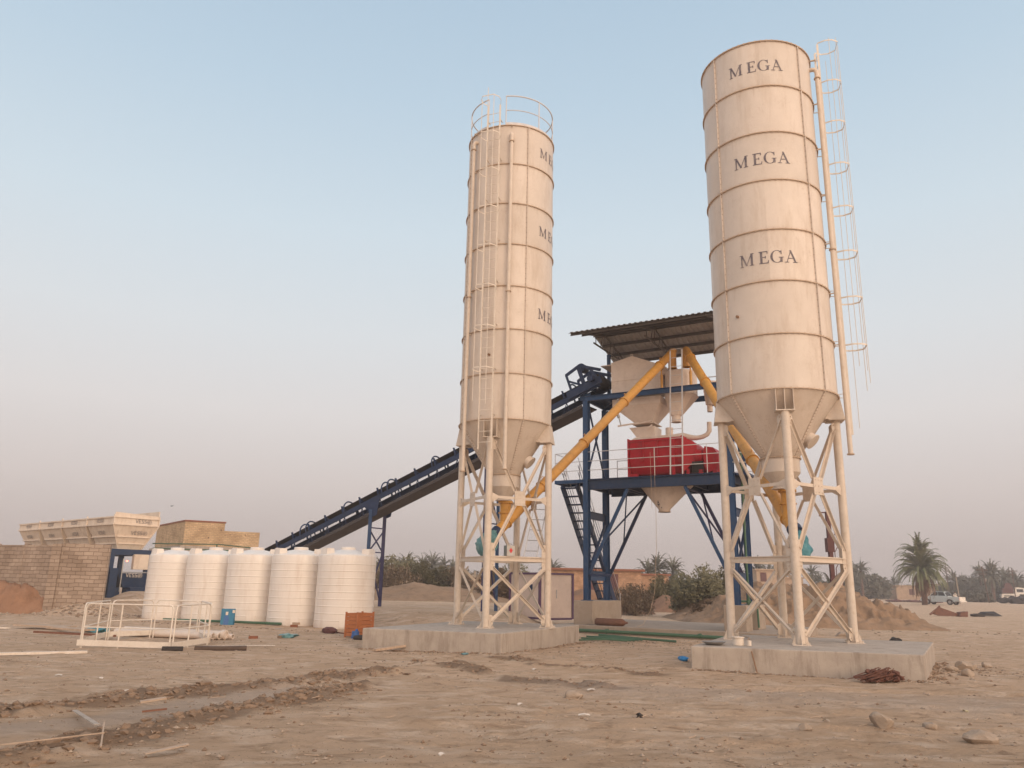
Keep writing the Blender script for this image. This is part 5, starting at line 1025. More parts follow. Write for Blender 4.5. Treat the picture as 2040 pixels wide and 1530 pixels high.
# bricks, rocks
def rock(c_, r, label, sq=(1.2, .9, .6), seed=1, m=None, name='rock', z=0):
    random.seed(seed); b = MB(); b.blob((0, 0, 0), 1, 3, .02, (1, 1, 1)); o_ = []
    pl = [(V((random.gauss(0, 1), random.gauss(0, 1), random.gauss(0, .8))).normalized(), random.uniform(.55, .85)) for _ in range(11)]
    for p in b.v:
        d = p.normalized(); k = 1.0
        for n_, h in pl:
            q = d.dot(n_)
            if q > .05: k = min(k, h/q)
        k *= random.uniform(.985, 1.015); o_.append(V((c_[0]+d.x*r*sq[0]*k, c_[1]+d.y*r*sq[1]*k, g0(*c_)+r*sq[2]*(.4+d.z*k)+z)))
    b.v = o_; return simple(name, b, m or M_ROCK, label, 'rock', smooth=False)
RK = [((3.55, 9.88), .085, 'smooth pale egg-shaped stone in the foreground below the right foundation'), ((4.55, 10.1), .14, 'pointed pale stone between the egg-shaped stone and the lower right corner'), ((5.15, 10.1), .10, 'small flat-topped stone right of the pointed pale stone'), ((5.25, 9.25), .17, 'largest pale foreground stone, near the right photo edge'),
      ((1.0, 12.25), .13, 'rounded tan stone below the middle earth clods'), ((12.2, 29.6), .2, 'large white rock beyond the right silo legs'),
      ((9.3, 17.2), .13, 'pale rubble rock against the right end of the right foundation'), ((9.75, 17.5), .17, 'biggest rubble rock beside the right end of the right foundation'), ((10.2, 18.0), .11, 'grey-brown rock at the back of the rubble by the right foundation'), ((9.1, 16.2), .13, 'small rubble stone by the right foundation corner'), ((10.7, 18.3), .12, 'separate rubble rock farthest right of the right foundation')]
for i, (c_, r, lb) in enumerate(RK): rock(c_, r, lb, [(1.1, .8, .75), (1.1, .9, .9), (1.1, .8, .6), (1.2, .8, .6), (1.3, .8, .6), (1.4, 1, .6), (1.2, 1, .8), (1.3, .9, .8), (1, 1, .9), (1, .9, .8), (1.3, .9, .8)][i], i+2)
def brick(c_, a, label, m=M_BRICKRED, z=0): b = MB(Matrix.Translation((c_[0], c_[1], g0(*c_)+z)) @ Matrix.Rotation(a, 4, 'Z')); b.box(-.12, .12, -.055, .055, 0, .075); return simple('brick', b, m, label, 'brick')
brick((-6.95, 22.4), .2, 'lone red brick on the dirt in front of the tanks'); brick((-6.3, 22.9), .9, 'pale broken brick near the lone red brick', M_CLOD)
brick((-7.3, 27.9), .1, 'lower red brick at the foot of the second tank from the right'); brick((-7.25, 27.95), -.3, 'pale brick stacked on the red brick by the tanks', M_WOOD, .078)
brick((-11.7, 30.7), .5, 'brown brick between the two left water tanks')
# litter scraps: individually placed paper bits
LT = [((-7.3, 13.5), 'pale tube scrap, far left foreground'), ((-6.45, 13.2), 'whitish stick scrap left of centre-left foreground'), ((-5.4, 11.9), 'white plastic cup scrap above the upper earth ridge'), ((-5.6, 14.6), 'white rod scrap below the black rubber block'), ((-5.0, 13.6), 'pale brick-like scrap right of the white rod scrap'), ((-2.5, 17.0), 'white paper strip left of the middle earth clods'), ((-.35, 18.0), 'white cup by the corner of the left foundation'), ((.55, 15.9), 'square white paper on the dirt right of centre'), ((1.35, 13.1), 'crumpled white paper beside the middle clods'), ((.2, 11.3), 'bent white paper strip in open foreground'), ((2.9, 16.8), 'white forked twig scrap left of the right foundation'), ((4.0, 10.4), 'pale splinter left of the pointed stone'), ((6.5, 11.75), 'yellowish stick in the right foreground'), ((1.0, 10.6), 'tiny white scrap near the dark plastic knot'), ((-.6, 8.1), 'white chip at the bottom edge of the photo'), ((6.3, 8.7), 'yellowish chunk at the bottom right corner')]
for i, (c_, lb) in enumerate(LT):
    random.seed(100+i); a = random.random()*3; l_ = random.uniform(.03, .085); b = MB(Matrix.Translation((c_[0], c_[1], g0(*c_)+.015)) @ Matrix.Rotation(a, 4, 'Z'))
    w_ = random.uniform(.01, .03); b.add([(-l_, -w_, 0), (0, -w_*1.1, .012), (l_, -w_*.6, .0), (l_*.9, w_, .012), (0, w_, .02), (-l_*.9, w_*.8, .01), (-l_, -w_, -.01), (0, -w_*1.1, .01), (l_, -w_*.6, -.01), (l_*.9, w_, .005), (0, w_, .02), (-l_*.9, w_*.8, 0)], [(0, 1, 4, 5), (1, 2, 3, 4), (11, 10, 7, 6), (10, 9, 8, 7)]); simple('paper_scrap', b, M_PAPER if i not in (12, 15) else mat('yellow_scrap', (.6, .5, .28)), lb, 'litter')
# gas cylinder on the slab
b = MB(TF); b.tube([(.55, -.52, .38), (.60, -.52, .38), (1.55, -.50, .38), (1.62, -.5, .38), (1.68, -.5, .38), (1.74, -.5, .38)], [.09, .125, .125, .08, .035, .03], 20); simple('gas_cylinder', b, M_GAS, 'rusty brown gas cylinder lying on the slab before the left pedestal', 'gas cylinder')
# green pipes before the slab and by the left foundation
b = MB(TF); b.tube([(-.6, -1.12, .1), (2, -1.15, .1), (6.2, -1.2, .09)], .055, 12)
for s in (1.2, 4.4, 5.6): b.cyl((s, -1.135-.01*s, .1), (s+.1, -1.136-.01*s, .12), .075, n=12)
simple('green_pipe', b, M_GREEN, 'long green water pipe along the front of the mixer slab', 'pipe')
for i in range(5):
    b = MB(); b.tube([(2.1+.12*i, 23.9+.42*i, .05+.03*(i % 2)), (2.9+.1*i, 23.75+.3*i, .09), (3.5+.13*i, 23.75+.12*i, .06)], .024, 8); simple('green_pipe', b, M_GREEN, ('nearest', 'second nearest', 'middle', 'second farthest', 'farthest')[i]+' thin green pipe of the loose pile beside the left foundation', 'pipe', 'pile of thin green pipes')
b = MB(); b.tube([(2.9, 25.7, .1), (4.2, 24.7, .06), (5.0, 24.1, .05)], .035, 10); simple('green_pipe', b, M_GREEN, 'single green pipe running towards the right foundation from the pipe pile', 'pipe')
# rope, bowls on the right foundation
b = MB(); b.tube([(5.0, 20.6, .0), (5.25, 20.3, .35), (5.5, 19.9, .55), (5.75, 19.3, .47), (5.5, 18.6, .48)], .012, 6); simple('rope', b, M_WOOD, 'pale rope looped over the left end of the right foundation', 'rope')
b = MB(); b.lathe((4.25, 16.75), [(.16, .485), (.24, .53), (.25, .54), (.16, .50), (.02, .495)], 28); b.lathe((4.25, 16.75), [(.01, .48), (.16, .48)], 28); simple('metal_bowl', b, M_METAL, 'flat metal bowl on the left end of the right foundation', 'bowl')
b = MB(); b.cyl((4.75, 16.75, .475), (4.75, 16.75, .62), .12, .11, n=20); b.cyl((4.75, 16.75, .62), (4.75, 16.75, .64), .13, n=20); simple('cooking_pot', b, M_PAPER, 'small white pot beside the metal bowl on the right foundation', 'pot')
b = MB(); b.cyl((4.93, 16.6, .475), (4.93, 16.6, .58), .045, n=14); simple('cup', b, M_PAPER, 'white cup right of the small pot on the right foundation', 'cup')
b = MB(); b.tube([(4.78, 16.0-.03, .42), (4.86, 15.93, .0)], .012, 6); simple('rebar', b, M_STAIN, 'thin rusty bar leaning on the front face of the right foundation', 'bar')
# metal canister on the left silo platform
cn = thing('canister', (.22, 21.55, 2.33), 'dented metal canister with red diamond mark on the left silo service platform', 'canister')
b = MB(Matrix.Translation((.02, 21.62, 2.33)) @ Matrix.Rotation(.45, 4, 'Z')); b.loft([[(-.12, -.1, 0), (.12, -.1, 0), (.12, .1, 0), (-.12, .1, 0)], [(-.12, -.1, .28), (.12, -.1, .28), (.11, .1, .28), (-.12, .1, .28)]]); b.tube([(-.09, 0, .28), (-.06, 0, .33), (.06, 0, .33), (.09, 0, .28)], .01, 6); b.build('can_body', M_METAL, cn, smooth=False)
b = MB(Matrix.Translation((.02, 21.62, 2.33)) @ Matrix.Rotation(.45, 4, 'Z')); b.add([(0, -.104, .07), (.055, -.104, .145), (0, -.104, .22), (-.055, -.104, .145)], [(0, 1, 2, 3)]); b.build('red_diamond', mat('red_label', (.6, .06, .06)), cn, smooth=False)
# short ladder leaning inside the left silo frame
b = MB(); p0, p1, w_ = V((.42, 22.0, 2.35)), V((.78, 22.3, 4.1)), V((.36, .10, 0))
for o_ in (V((0, 0, 0)), w_): b.beam(p0+o_, p1+o_, .02, .05, up=(0, 1, 0))
lad = b.build('short_ladder', M_METAL, smooth=False); tag(lad, 'short grey ladder leaning inside the frame of the left silo above its platform', 'ladder')
for k in range(6): b = MB(); p = p0.lerp(p1, (k+.5)/6); b.cyl(p, p+w_, .01, n=6); b.build('rung', M_METAL, lad)
# dead palm fronds heap by the foundation
random.seed(11); b = MB()
for k in range(110):
    a = random.gauss(0, .22); x0, y0 = 6.95+random.gauss(0, .1), 15.05+random.gauss(0, .06); L_ = random.uniform(.12, .55); s_ = -1 if random.random() < .8 else .35
    p = V((x0, y0-.0, random.uniform(.03, .26))); q = p+V((s_*L_*math.cos(a), s_*L_*math.sin(a)*.4+.12*s_, -p.z*.6)); b.beam(p, q, random.uniform(.006, .03), .012)
for k in range(14): b.blob((6.95+random.gauss(0, .13), 15.05+random.gauss(0, .05), random.uniform(.05, .2)), .09, 1, .3, (1.4, .6, .6))
simple('frond_heap', b, mat('dead_palm_bark', (.11, .045, .032), (.17, .075, .05), 12, .95), 'reddish brown heap of dead palm fronds against the right foundation', 'frond heap', smooth=False)

# ================================================================ CLODS AND GRAVEL (stuff)
OCT = [(1, 0, 0), (-1, 0, 0), (0, 1, 0), (0, -1, 0), (0, 0, 1), (0, 0, -1)]; OF = [(0, 2, 4), (2, 1, 4), (1, 3, 4), (3, 0, 4), (2, 0, 5), (1, 2, 5), (3, 1, 5), (0, 3, 5)]
def pebble(b, x, y, r):
    a = random.random()*6.3; c_, s_ = math.cos(a), math.sin(a); z = g0(x, y)+r*.2; sq = (random.uniform(.8, 1.6), random.uniform(.6, 1), random.uniform(.4, .8))
    b.add([(x+(p[0]*sq[0]*c_-p[1]*sq[1]*s_)*r*random.uniform(.8, 1.2), y+(p[0]*sq[0]*s_+p[1]*sq[1]*c_)*r*random.uniform(.8, 1.2), z+p[2]*r*sq[2]) for p in OCT], OF)
random.seed(21); b = MB()
for k, (pts, wd, h) in enumerate(BANDS):
    L_ = [math.dist(p, q) for p, q in zip(pts, pts[1:])]; tot = sum(L_); n = int(tot*(330 if k < 2 else 200))
    for i in range(n):
        u = random.random()*tot; j = 0
        while u > L_[j] and j < len(L_)-1: u -= L_[j]; j += 1
        f = u/L_[j]; x = pts[j][0]+(pts[j+1][0]-pts[j][0])*f; y = pts[j][1]+(pts[j+1][1]-pts[j][1])*f
        dx, dy = pts[j+1][0]-pts[j][0], pts[j+1][1]-pts[j][1]; o_ = random.gauss(0, wd*.55); x += -dy/L_[j]*o_; y += dx/L_[j]*o_
        r = .005+.036*random.random()**7*(1.5 if k < 2 else 1.1); b.blob((x, y, g0(x, y)+r*.1), r, 1, .45, (1.3, 1, .6)) if r > .018 else pebble(b, x, y, r)
tag(b.build('earth_clods', M_CLOD, smooth=False, origin=(0, 12, 0)), 'crumbly brown earth clods along the dug ridges', kind='stuff')
random.seed(22); b = MB(); b2 = MB()
for i in range(15000):
    y = 7.5*math.exp(random.random()*1.45); x = random.uniform(-.72, .72)*y
    if float(fbm(np.array([x*.8]), np.array([y*.8]), 3, 90)[0]) < random.uniform(-.45, .35): continue
    pebble(b if random.random() < .55 else b2, x, y, .006+.028*random.random()**5)
for cx_, cy_, sx_, sy_, n, r in ((9.6, 17.3, .7, .7, 130, .05), (-1.6, 19.0, 1.6, .25, 130, .03), (1.6, 21.3, .6, 1.3, 90, .035), (3.6, 25.0, 1.2, .8, 220, .04), (-17.2, 33.2, 1.5, .7, 260, .09), (-21.5, 33.6, 3.2, .5, 200, .10), (5.2, 23.2, 1.2, 1.5, 140, .035), (6.5, 10.2, 2.5, .6, 0, .03), (17, 34, 3, 1.0, 90, .07), (-9, 26, 3, 2.5, 160, .025)):
    for i in range(n):
        x, y = random.gauss(cx_, sx_), random.gauss(cy_, sy_); pebble(b if random.random() < .6 else b2, x, y, r*random.uniform(.25, 1)**1.3)
def along(p, q, n, r, sp):
    for i in range(n):
        f = random.random(); x, y = p[0]+(q[0]-p[0])*f+random.gauss(0, sp), p[1]+(q[1]-p[1])*f-abs(random.gauss(0, sp)); pebble(b2 if random.random() < .7 else b, x, y, r*random.uniform(.2, 1)**2)
along((3.7, 16.25), (7.8, 15.2), 420, .05, .06); along((-3.6, 20.1), (-.1, 19.0), 420, .05, .08); along((-.1, 19.0), (2.2, 23.7), 260, .05, .08); along((7.9, 15.2), (10.1, 19.1), 200, .06, .1); along((-15, 30.6), (-5.2, 25.6), 260, .05, .2)
tw_ = MB()
for cx_, cy_, sx_, sy_, n in ((3.6, 24.4, 1.3, 1.2, 150), (-1.6, 18.9, 1.6, .35, 60), (-8.5, 15.5, 2.2, 1.6, 70), (-6, 12.5, 2, 1.5, 50), (2.5, 15, 2, 2, 60), (4, 11, 3, 1.5, 60), (-10, 24, 2.5, 2, 80), (10, 18, 1.5, 1.5, 50), (0, 10, 3, 1.5, 40), (6, 24, 1.5, 1.5, 60)):
    for i in range(n):
        x, y = random.gauss(cx_, sx_), random.gauss(cy_, sy_); a = random.random()*3.2; l_ = random.uniform(.02, .11); z = g0(x, y)+.012
        if y < 7.6: continue
        tw_.beam((x-l_*math.cos(a), y-l_*math.sin(a), z), (x+l_*math.cos(a), y+l_*math.sin(a), z+random.uniform(-.005, .02)), random.uniform(.004, .012), .006)
tag(tw_.build('twigs', M_WOOD, smooth=False, origin=(0, 12, 0)), 'scattered dry twigs and splinters on the dirt', kind='stuff')
tag(b.build('gravel', M_ROCK, smooth=False, origin=(0, 12, 0)), 'pale scattered gravel and rubble bits', kind='stuff'); tag(b2.build('gravel', M_CLOD, smooth=False, origin=(0, 12, 0)), 'brown scattered crumbs of earth', kind='stuff')

# ================================================================ PLANTS
def frond(b, base, az, el, L_, n=14, lw=.42, droop=1.0, wid=.028, seed=0):
    rnd = random; d = V((math.cos(az)*math.cos(el), math.sin(az)*math.cos(el), math.sin(el))); side = V((-math.sin(az), math.cos(az), 0)); p = V(base); pts = [p.copy()]; st = L_/n
    for i in range(n):
        d = (d+V((0, 0, -droop*st*(.18+.9*i/n)/L_*1.6))).normalized(); p = p+d*st; pts.append(p.copy())
    for i in range(n):
        a, c_ = pts[i], pts[i+1]; w_ = wid*(1-.8*i/n); b.add([a-side*w_, a+side*w_, c_+side*w_*.8, c_-side*w_*.8], [(0, 1, 2, 3)])
        if i < 2: continue
        t = (c_-a).normalized(); up = side.cross(t).normalized(); f = i/n; ll = lw*(math.sin(min(1, f*1.25+.1)*math.pi)*.75+.35)
        for sg in (-1, 1):
            for h_ in (0, .5):
                q = a.lerp(c_, h_+rnd.uniform(0, .3)); dr = (t*.75+side*sg*rnd.uniform(.6, 1)+V((0, 0, -1))*rnd.uniform(.15, .55)+up*.15).normalized(); e_ = q+dr*ll*rnd.uniform(.75, 1.1); w2 = wid*rnd.uniform(.55, .95)
                b.add([q-t*w2, q+t*w2, e_+t*.004], [(0, 1, 2)])
def palm(h, R, nf, name_lbl, hero=False, n=12, seed=0, wid=.03, dr=1.7):
    random.seed(seed); root = thing('date_palm', (0, 0, 0), name_lbl, 'palm tree'); b = MB(); rings = []; k = 0; z = -.2
    while z < h: r = (.25 if not hero else .33)*(1-.25*z/h)*(1+.14*(k % 2)); rings.append([V((r*math.cos(a)+.05*math.sin(z), r*math.sin(a), z)) for a in [2*math.pi*j/9 for j in range(9)]]); z += .22; k += 1
    b.loft(rings); b.build('trunk', M_TRUNK, root, smooth=False)
    m1 = M_FROND if hero else M_FRONDF; b = MB()
    for i in range(nf):
        f = (i+.5)/nf; el = R_(80-85*f**.9)+random.gauss(0, .08); frond(b, (random.gauss(0, .08), random.gauss(0, .08), h+.1-.2*f), random.random()*6.28, el, R*random.uniform(.85, 1.1), n, R*.17, dr, wid)
    b.build('crown', m1, root, smooth=False)
    b = MB(); nd = nf//2
    for i in range(nd): frond(b, (0, 0, h-.15), random.random()*6.28, R_(random.uniform(-55, -10)), R*random.uniform(.65, .95), n-2, R*.11, 4.5, wid)
    b.build('dead_fronds', M_DEAD if hero else M_FRONDF, root, smooth=False)
    return root
hp_ = palm(4.5, 4.2, 96, 'large shaggy date palm with hanging brown skirt standing by the silver pickup', True, 16, 5, .10, 2.3); hp_.location = (53.6, 103.5, -.1)
# tuft of upright fronds above the hero crown
b = MB(); random.seed(9)
for i in range(36): frond(b, (0, 0, 6.2), random.random()*6.28, R_(random.uniform(48, 86)), random.uniform(2.6, 3.5), 14, .6, 2.0, .09)
b.tube([(0, 0, 4.4), (0, 0, 6.4)], [.3, .22], 8); o = b.build('crown_tuft', M_FROND, None, origin=(0, 0, 0), smooth=False); o.parent = hp_; o.location = (0, 0, 0)
pa = palm(4.2, 2.7, 34, 'x', False, 9, 1, .15); pb_ = palm(5.6, 2.4, 28, 'x', False, 9, 2, .15); pc = palm(2.6, 3.0, 30, 'x', False, 9, 3, .15); PR = [pa, pb_, pc]; used = [0, 0, 0]
def putpalm(k, px, Yd, top, label, group):
    # px: bearing in the photo, Yd distance, top: height of the crown above ground
    x = (px-1020)/1548.3*Yd*.972
    o = PR[k] if not used[k] else copy_tree(PR[k]); used[k] = 1; base = (6.3, 7.6, 4.9)[k]; s_ = top/base
    o.location = (x, Yd, -.15); o.scale = (s_*1.02, s_*1.02, s_); o.rotation_euler.z = random.random()*6.28; o['label'] = label; o['group'] = group
random.seed(5)
G1 = 'far palms between the conveyor trestle and the left silo'
for k, px, Yd, top in ((0, 817, 130, 6.2), (2, 790, 118, 4.3), (2, 842, 112, 4.6), (0, 868, 125, 6.2), (1, 893, 135, 6.2), (0, 850, 150, 6.6), (0, 803, 150, 6.1), (1, 909, 118, 5.2)):
    putpalm(k, px, Yd, top, 'palm of the grove beyond the conveyor trestle', G1)
G2 = 'far palms behind the mixer tower'
for k, px, Yd, top, lb in ((0, 1298, 95, 4.9, 'left one of three date palms seen under the mixer tower'), (0, 1318, 99, 5.6, 'middle and tallest of three date palms seen under the mixer tower'), (0, 1348, 97, 5.2, 'right one of three date palms seen under the mixer tower')): putpalm(k, px, Yd, top, lb, G2)
putpalm(0, 1108, 120, 5.6, 'single date palm just right of the left silo legs', 'far palms behind the silos'); putpalm(2, 1125, 130, 4.5, 'low palm crown beside the roof of the low brick house', 'far palms behind the silos')
for px, Yd, top, k in ((1518, 130, 6.6, 0), (1538, 140, 6.3, 0), (1552, 125, 5.4, 2), (1500, 140, 5.6, 2)): putpalm(k, px, Yd, top, 'hazy palm above the mud house seen through the right silo legs', 'far palms behind the right silo')
putpalm(1, 1625, 135, 6.0, 'slim dark palm seen between the right silo legs', 'far palms behind the right silo'); putpalm(0, 1638, 140, 4.6, 'low palm beside the slim dark palm between the silo legs', 'far palms behind the right silo'); putpalm(2, 1662, 95, 3.8, 'leaning palm tuft behind the earth heap near the right silo leg', 'far palms behind the right silo')
G3 = 'hazy palms in the distance on the right'
for px, Yd, top, k in ((1712, 170, 7.4, 0), (1724, 160, 7.8, 1), (1704, 165, 6.4, 0), (1745, 180, 4.6, 2), (1788, 190, 5.2, 0), (1908, 170, 6.2, 0), (1925, 185, 6.0, 1), (1962, 175, 8.0, 1), (1945, 190, 5.8, 0), (1984, 165, 8.2, 0), (1990, 185, 8.6, 1), (2008, 170, 7.2, 0), (2020, 175, 7.0, 1), (2034, 170, 6.6, 0), (1975, 200, 8.4, 0), (1938, 200, 6.2, 2)): putpalm(k, px, Yd, top, 'hazy palm in the distant tree line at the right', G3)
# leaf-cloud bushes
def cloud(name, R, H, n, m, leaf, clumps, seed, twig=None, root_lbl='', sprays=0):
    random.seed(seed); root = thing(name, (0, 0, 0), root_lbl, 'bush' if name != 'tree' else 'tree'); b = MB(); cs_ = []
    for i in range(clumps):
        a = random.random()*6.28; rr = R*math.sqrt(random.random())*.85; z = H*(.18+.7*random.random()*(1-.55*(rr/R)**2)); cs_.append((rr*math.cos(a), rr*math.sin(a), z, random.uniform(.16, .34)*R))
    for i in range(n):
        x, y, z, r = random.choice(cs_); d = V((random.gauss(0, 1), random.gauss(0, 1), random.gauss(0, .8))).normalized()*r*random.random()**.4; p = V((x, y, max(.03, z)))+d
        if p.z < .02: p.z = random.uniform(.02, .3)
        u_ = V((random.gauss(0, 1), random.gauss(0, 1), random.gauss(.5, .7))).normalized(); w_ = u_.orthogonal().normalized(); l_ = leaf*random.uniform(.6, 1.5)
        b.add([p-w_*l_*.28, p+u_*l_, p+w_*l_*.28], [(0, 1, 2)])
    b.build('crown', m, root, smooth=False); b = MB()
    for x, y, z, r in cs_[:26]: b.tube([(x*.05, y*.05, -.1), (x*.45, y*.45, z*.5), (x, y, z)], [.05*R/2, .03*R/2, .008], 5)
    b.build('trunk' if name == 'tree' else 'stems', M_TRUNK, root); return root
def put(o, x, y, s, label, first=True, group=None, sz=None, z=0):
    o = o if first else copy_tree(o); o.location = (x, y, float(gh(np.array([x]), np.array([y]), False)[0])-.05+z); o.scale = (s, s, sz or s); o.rotation_euler.z = random.random()*6; o['label'] = label
    if group: o['group'] = group
    return o
bA = cloud('bush', 2.0, 2.6, 9000, M_BUSH, .16, 60, 31, root_lbl='x'); bB = cloud('bush', 1.6, 1.8, 5200, M_BUSHB, .14, 40, 32, root_lbl='x')
put(bA, 10.5, 43.5, .95, 'big green tamarisk bush right of centre, left of the right silo legs', sz=1.12); put(bA, 12.3, 45.0, .75, 'right lobe bush of the tamarisk thicket, touching the right silo leg', False, sz=1.12)
put(bA, 10.9, 57, .8, 'greyish bush under the mixer tower below the left of three palms', False, sz=1.0); put(bB, 7.1, 46, .75, 'dry brown twiggy bush right of the stair foot', True, sz=1.0); put(bB, 10.6, 41.6, .9, 'dry lower skirt bush of the tamarisk thicket', False, sz=.55)
put(bB, 13.6, 46, 1.1, 'dry bush behind the right silo leg', False, sz=1.2)
put(bA, -6.4, 62, 1.1, 'dark green shrub beyond the trestle, left of the white-post fence', False); put(bB, -8.6, 60, 1.3, 'brown dry shrub right behind the conveyor trestle legs', False); put(bB, -3.9, 63, 1.3, 'brown dry shrub left of the concrete fence posts', False); put(bA, -9.5, 66, 1.3, 'green shrub behind the conveyor trestle', False); put(bB, -.4, 52, 1.2, 'dry shrub seen through the left silo legs', False); put(bA, .3, 58, 1.1, 'green shrub seen through the left silo legs above the cabin', False)
tA = cloud('tree', 3.2, 5.0, 3600, M_TREEF, .5, 44, 41, root_lbl='x'); TF_ = True
random.seed(77)
def puttree(px, Yd, top, label, group):
    global TF_
    x = (px-1020)/1548.3*Yd*.972; s = top/4.9; o = tA if TF_ else copy_tree(tA); TF_ = False; o.location = (x, Yd, -.2); o.scale = (s*1.25, s*1.2, s); o.rotation_euler.z = random.random()*6; o['label'] = label; o['group'] = group
for px in range(772, 925, 13): puttree(px+random.uniform(-3, 3), random.uniform(122, 150), random.uniform(3.6, 4.9), 'bushy tree of the grove beyond the conveyor trestle', 'hazy grove trees left of the left silo')
for px in range(1238, 1450, 16): puttree(px, random.uniform(120, 150), random.uniform(2.4, 3.6), 'hazy low tree behind the palms under the mixer tower', 'hazy trees behind the mixer tower')
for px in range(1480, 1690, 20): puttree(px, random.uniform(150, 180), random.uniform(2.6, 3.6), 'hazy low tree seen between the right silo legs', 'hazy trees behind the right silo')
for px in range(1696, 1740, 11): puttree(px, random.uniform(165, 180), random.uniform(4.6, 6.2), 'hazy dense tree right of the right silo', 'hazy dense trees right of the right silo')
for px in range(1745, 1900, 13): puttree(px, random.uniform(180, 200), random.uniform(2.8, 4.0), 'hazy low tree line behind the big date palm', 'hazy low trees behind the big palm')
for px in range(1900, 2110, 10): puttree(px, random.uniform(170, 195), random.uniform(4.0, 6.0)*(1 if px > 1945 else .8), 'hazy tree in the distant line at the right edge', 'hazy trees at the right edge')
for px in list(range(1905, 1960, 9)): puttree(px, 150, 2.6, 'hazy low shrub before the far houses on the right', 'hazy shrubs by the far houses')

# ================================================================ FAR BUILDINGS
def house(P0, w_, d_, h, ang, m, label, wins=(), roofm=None, uv=False, over=.2, roof_h=.18):
    root = thing('house', P0, label, 'house'); F = Matrix.Translation(P0) @ Matrix.Rotation(ang, 4, 'Z')
    b = MB(F); b.box(0, w_, 0, d_, -.3, h); o = b.build('wall', m, root, smooth=False)
    if uv: wall_uv(o)
    b = MB(F); b.box(-over, w_+over, -over, d_+over, h, h+roof_h); b.build('roof', roofm or m, root, smooth=False)
    for x, z, ww, hh, nm in wins:
        b = MB(F); b.box(x, x+ww, -.05, .12, z, z+hh); b.build(nm, M_DOOR, root, smooth=False)
    return root
house((3.5, 69.0, .1), 8.0, 6, 2.75, .02, M_OBRICK, 'low pale brick house with brown roof slab, behind the cabin and tower stair', ((1.0, 1.9, 1.0, .55, 'window'), (3.2, 1.0, .9, 1.6, 'window'), (5.3, 1.2, .7, 1.3, 'window')), M_BRICKRED, True, .3)
house((10.0, 77, .1), 5.5, 5, 2.55, .05, M_OBRICK, 'low pale brick house wing left of the palms, with brown door', ((1.6, .2, .8, 1.9, 'door'),), M_BRICKRED, True)
house((34.2, 110, .2), 3.0, 4, 3.9, -.1, M_PLAST, 'two-storey earth-coloured house seen through the right silo legs', ((.5, 2.4, .8, 1.2, 'window'), (.5, .8, .9, 1.0, 'window')))
house((37.2, 111, .2), 3.6, 4, 2.9, -.1, M_PLAST, 'lower earth-coloured house wing right of the two-storey house')
house((-8.6+4.0, 78, .2), 8.0, 4, 2.0, .0, M_OBRICK, 'low brick outbuilding with two windows left of the left silo', ((2.6, .8, .6, .8, 'window'), (5.0, 1.1, .5, .4, 'window')), M_CONC, True)
house((83.3, 172, .2), 8, 5, 2.6, -.1, M_PLAST, 'far earth-coloured house with small window left of the big palm trunk', ((2.6, .8, 1.1, 1.2, 'window'), (-0.2+5.0, .6, .8, 1.4, 'window')))
house((80.0, 178, .2), 3.2, 5, 4.1, -.1, M_PLAST, 'far boxy house with white tank on its roof', ((3.0, 2.6, .5, 1.0, 'window'),))
house((97, 186, .2), 13, 6, 3.2, -.2, M_PLAST, 'long far house right of the big palm behind the pickup')
house((111.3, 190, .2), 4.0, 6, 4.6, -.2, M_PLAST, 'far square house between the thin poles on the right')
b = MB(); b.loft([[(104, 180, z), (140, 172, z), (140.1, 172.3, z), (104.1, 180.3, z)] for z in (-.2, 1.3)]); simple('boundary_wall', b, M_PLAST, 'long far earth wall at the right edge below the trees', 'wall', smooth=False)
b = MB(); b.loft([[(-3.9, 74, z), (3.5, 74, z), (3.5, 74.2, z), (-3.9, 74.2, z)] for z in (-.2, .95)]); simple('boundary_wall', b, M_CONC2, 'low pale wall before the brick outbuilding left of the left silo', 'wall', smooth=False)
for i, x in enumerate((-7.6, -6.6, -5.8, -3.9, -2.9)):
    b = MB(); b.box(x-.08, x+.08, 70-.08, 70+.08, 0, 2.3 if i < 4 else 2.6); simple('fence_post', b, M_CONC2, ('leftmost', 'second from left', 'middle', 'second from right', 'rightmost')[i]+' pale concrete fence post in the far row', 'post', 'concrete fence posts', smooth=False)
b = MB(); b.box(-3.65, -3.45, 66, 66.2, 0, 2.7); b.beam((-3.55, 66.1, 2.6), (-3.3, 66.1, 2.95), .12, .12); simple('fence_post', b, M_CONC2, 'tall bent-topped concrete post nearest in the far fence', 'post', smooth=False)
# dark low heaps / black sheeting far right
b = MB(); random.seed(3)
for i in range(60): x = random.uniform(86.5, 93) if i < 30 else random.uniform(97, 118); b.blob((x, 140+random.uniform(-2, 2), .5), random.uniform(.6, 1.1), 1, .35, (1.7, .8, .8))
simple('black_rubble_row', b, M_BLACK, 'long dark heap of black material below the far wall at right', 'heap', smooth=False)
b = MB()
for i in range(40): x = random.uniform(62, 69.5); b.blob((x, 130+random.uniform(-1.5, 1.5), .15), random.uniform(.25, .5), 1, .35, (2.2, .8, .5))
simple('rubble_row', b, M_DOOR, 'dark rubble row behind the big date palm', 'heap', smooth=False)
M_DIG = mat('digger_rust', (.20, .095, .065), (.14, .07, .05), 5, .8)
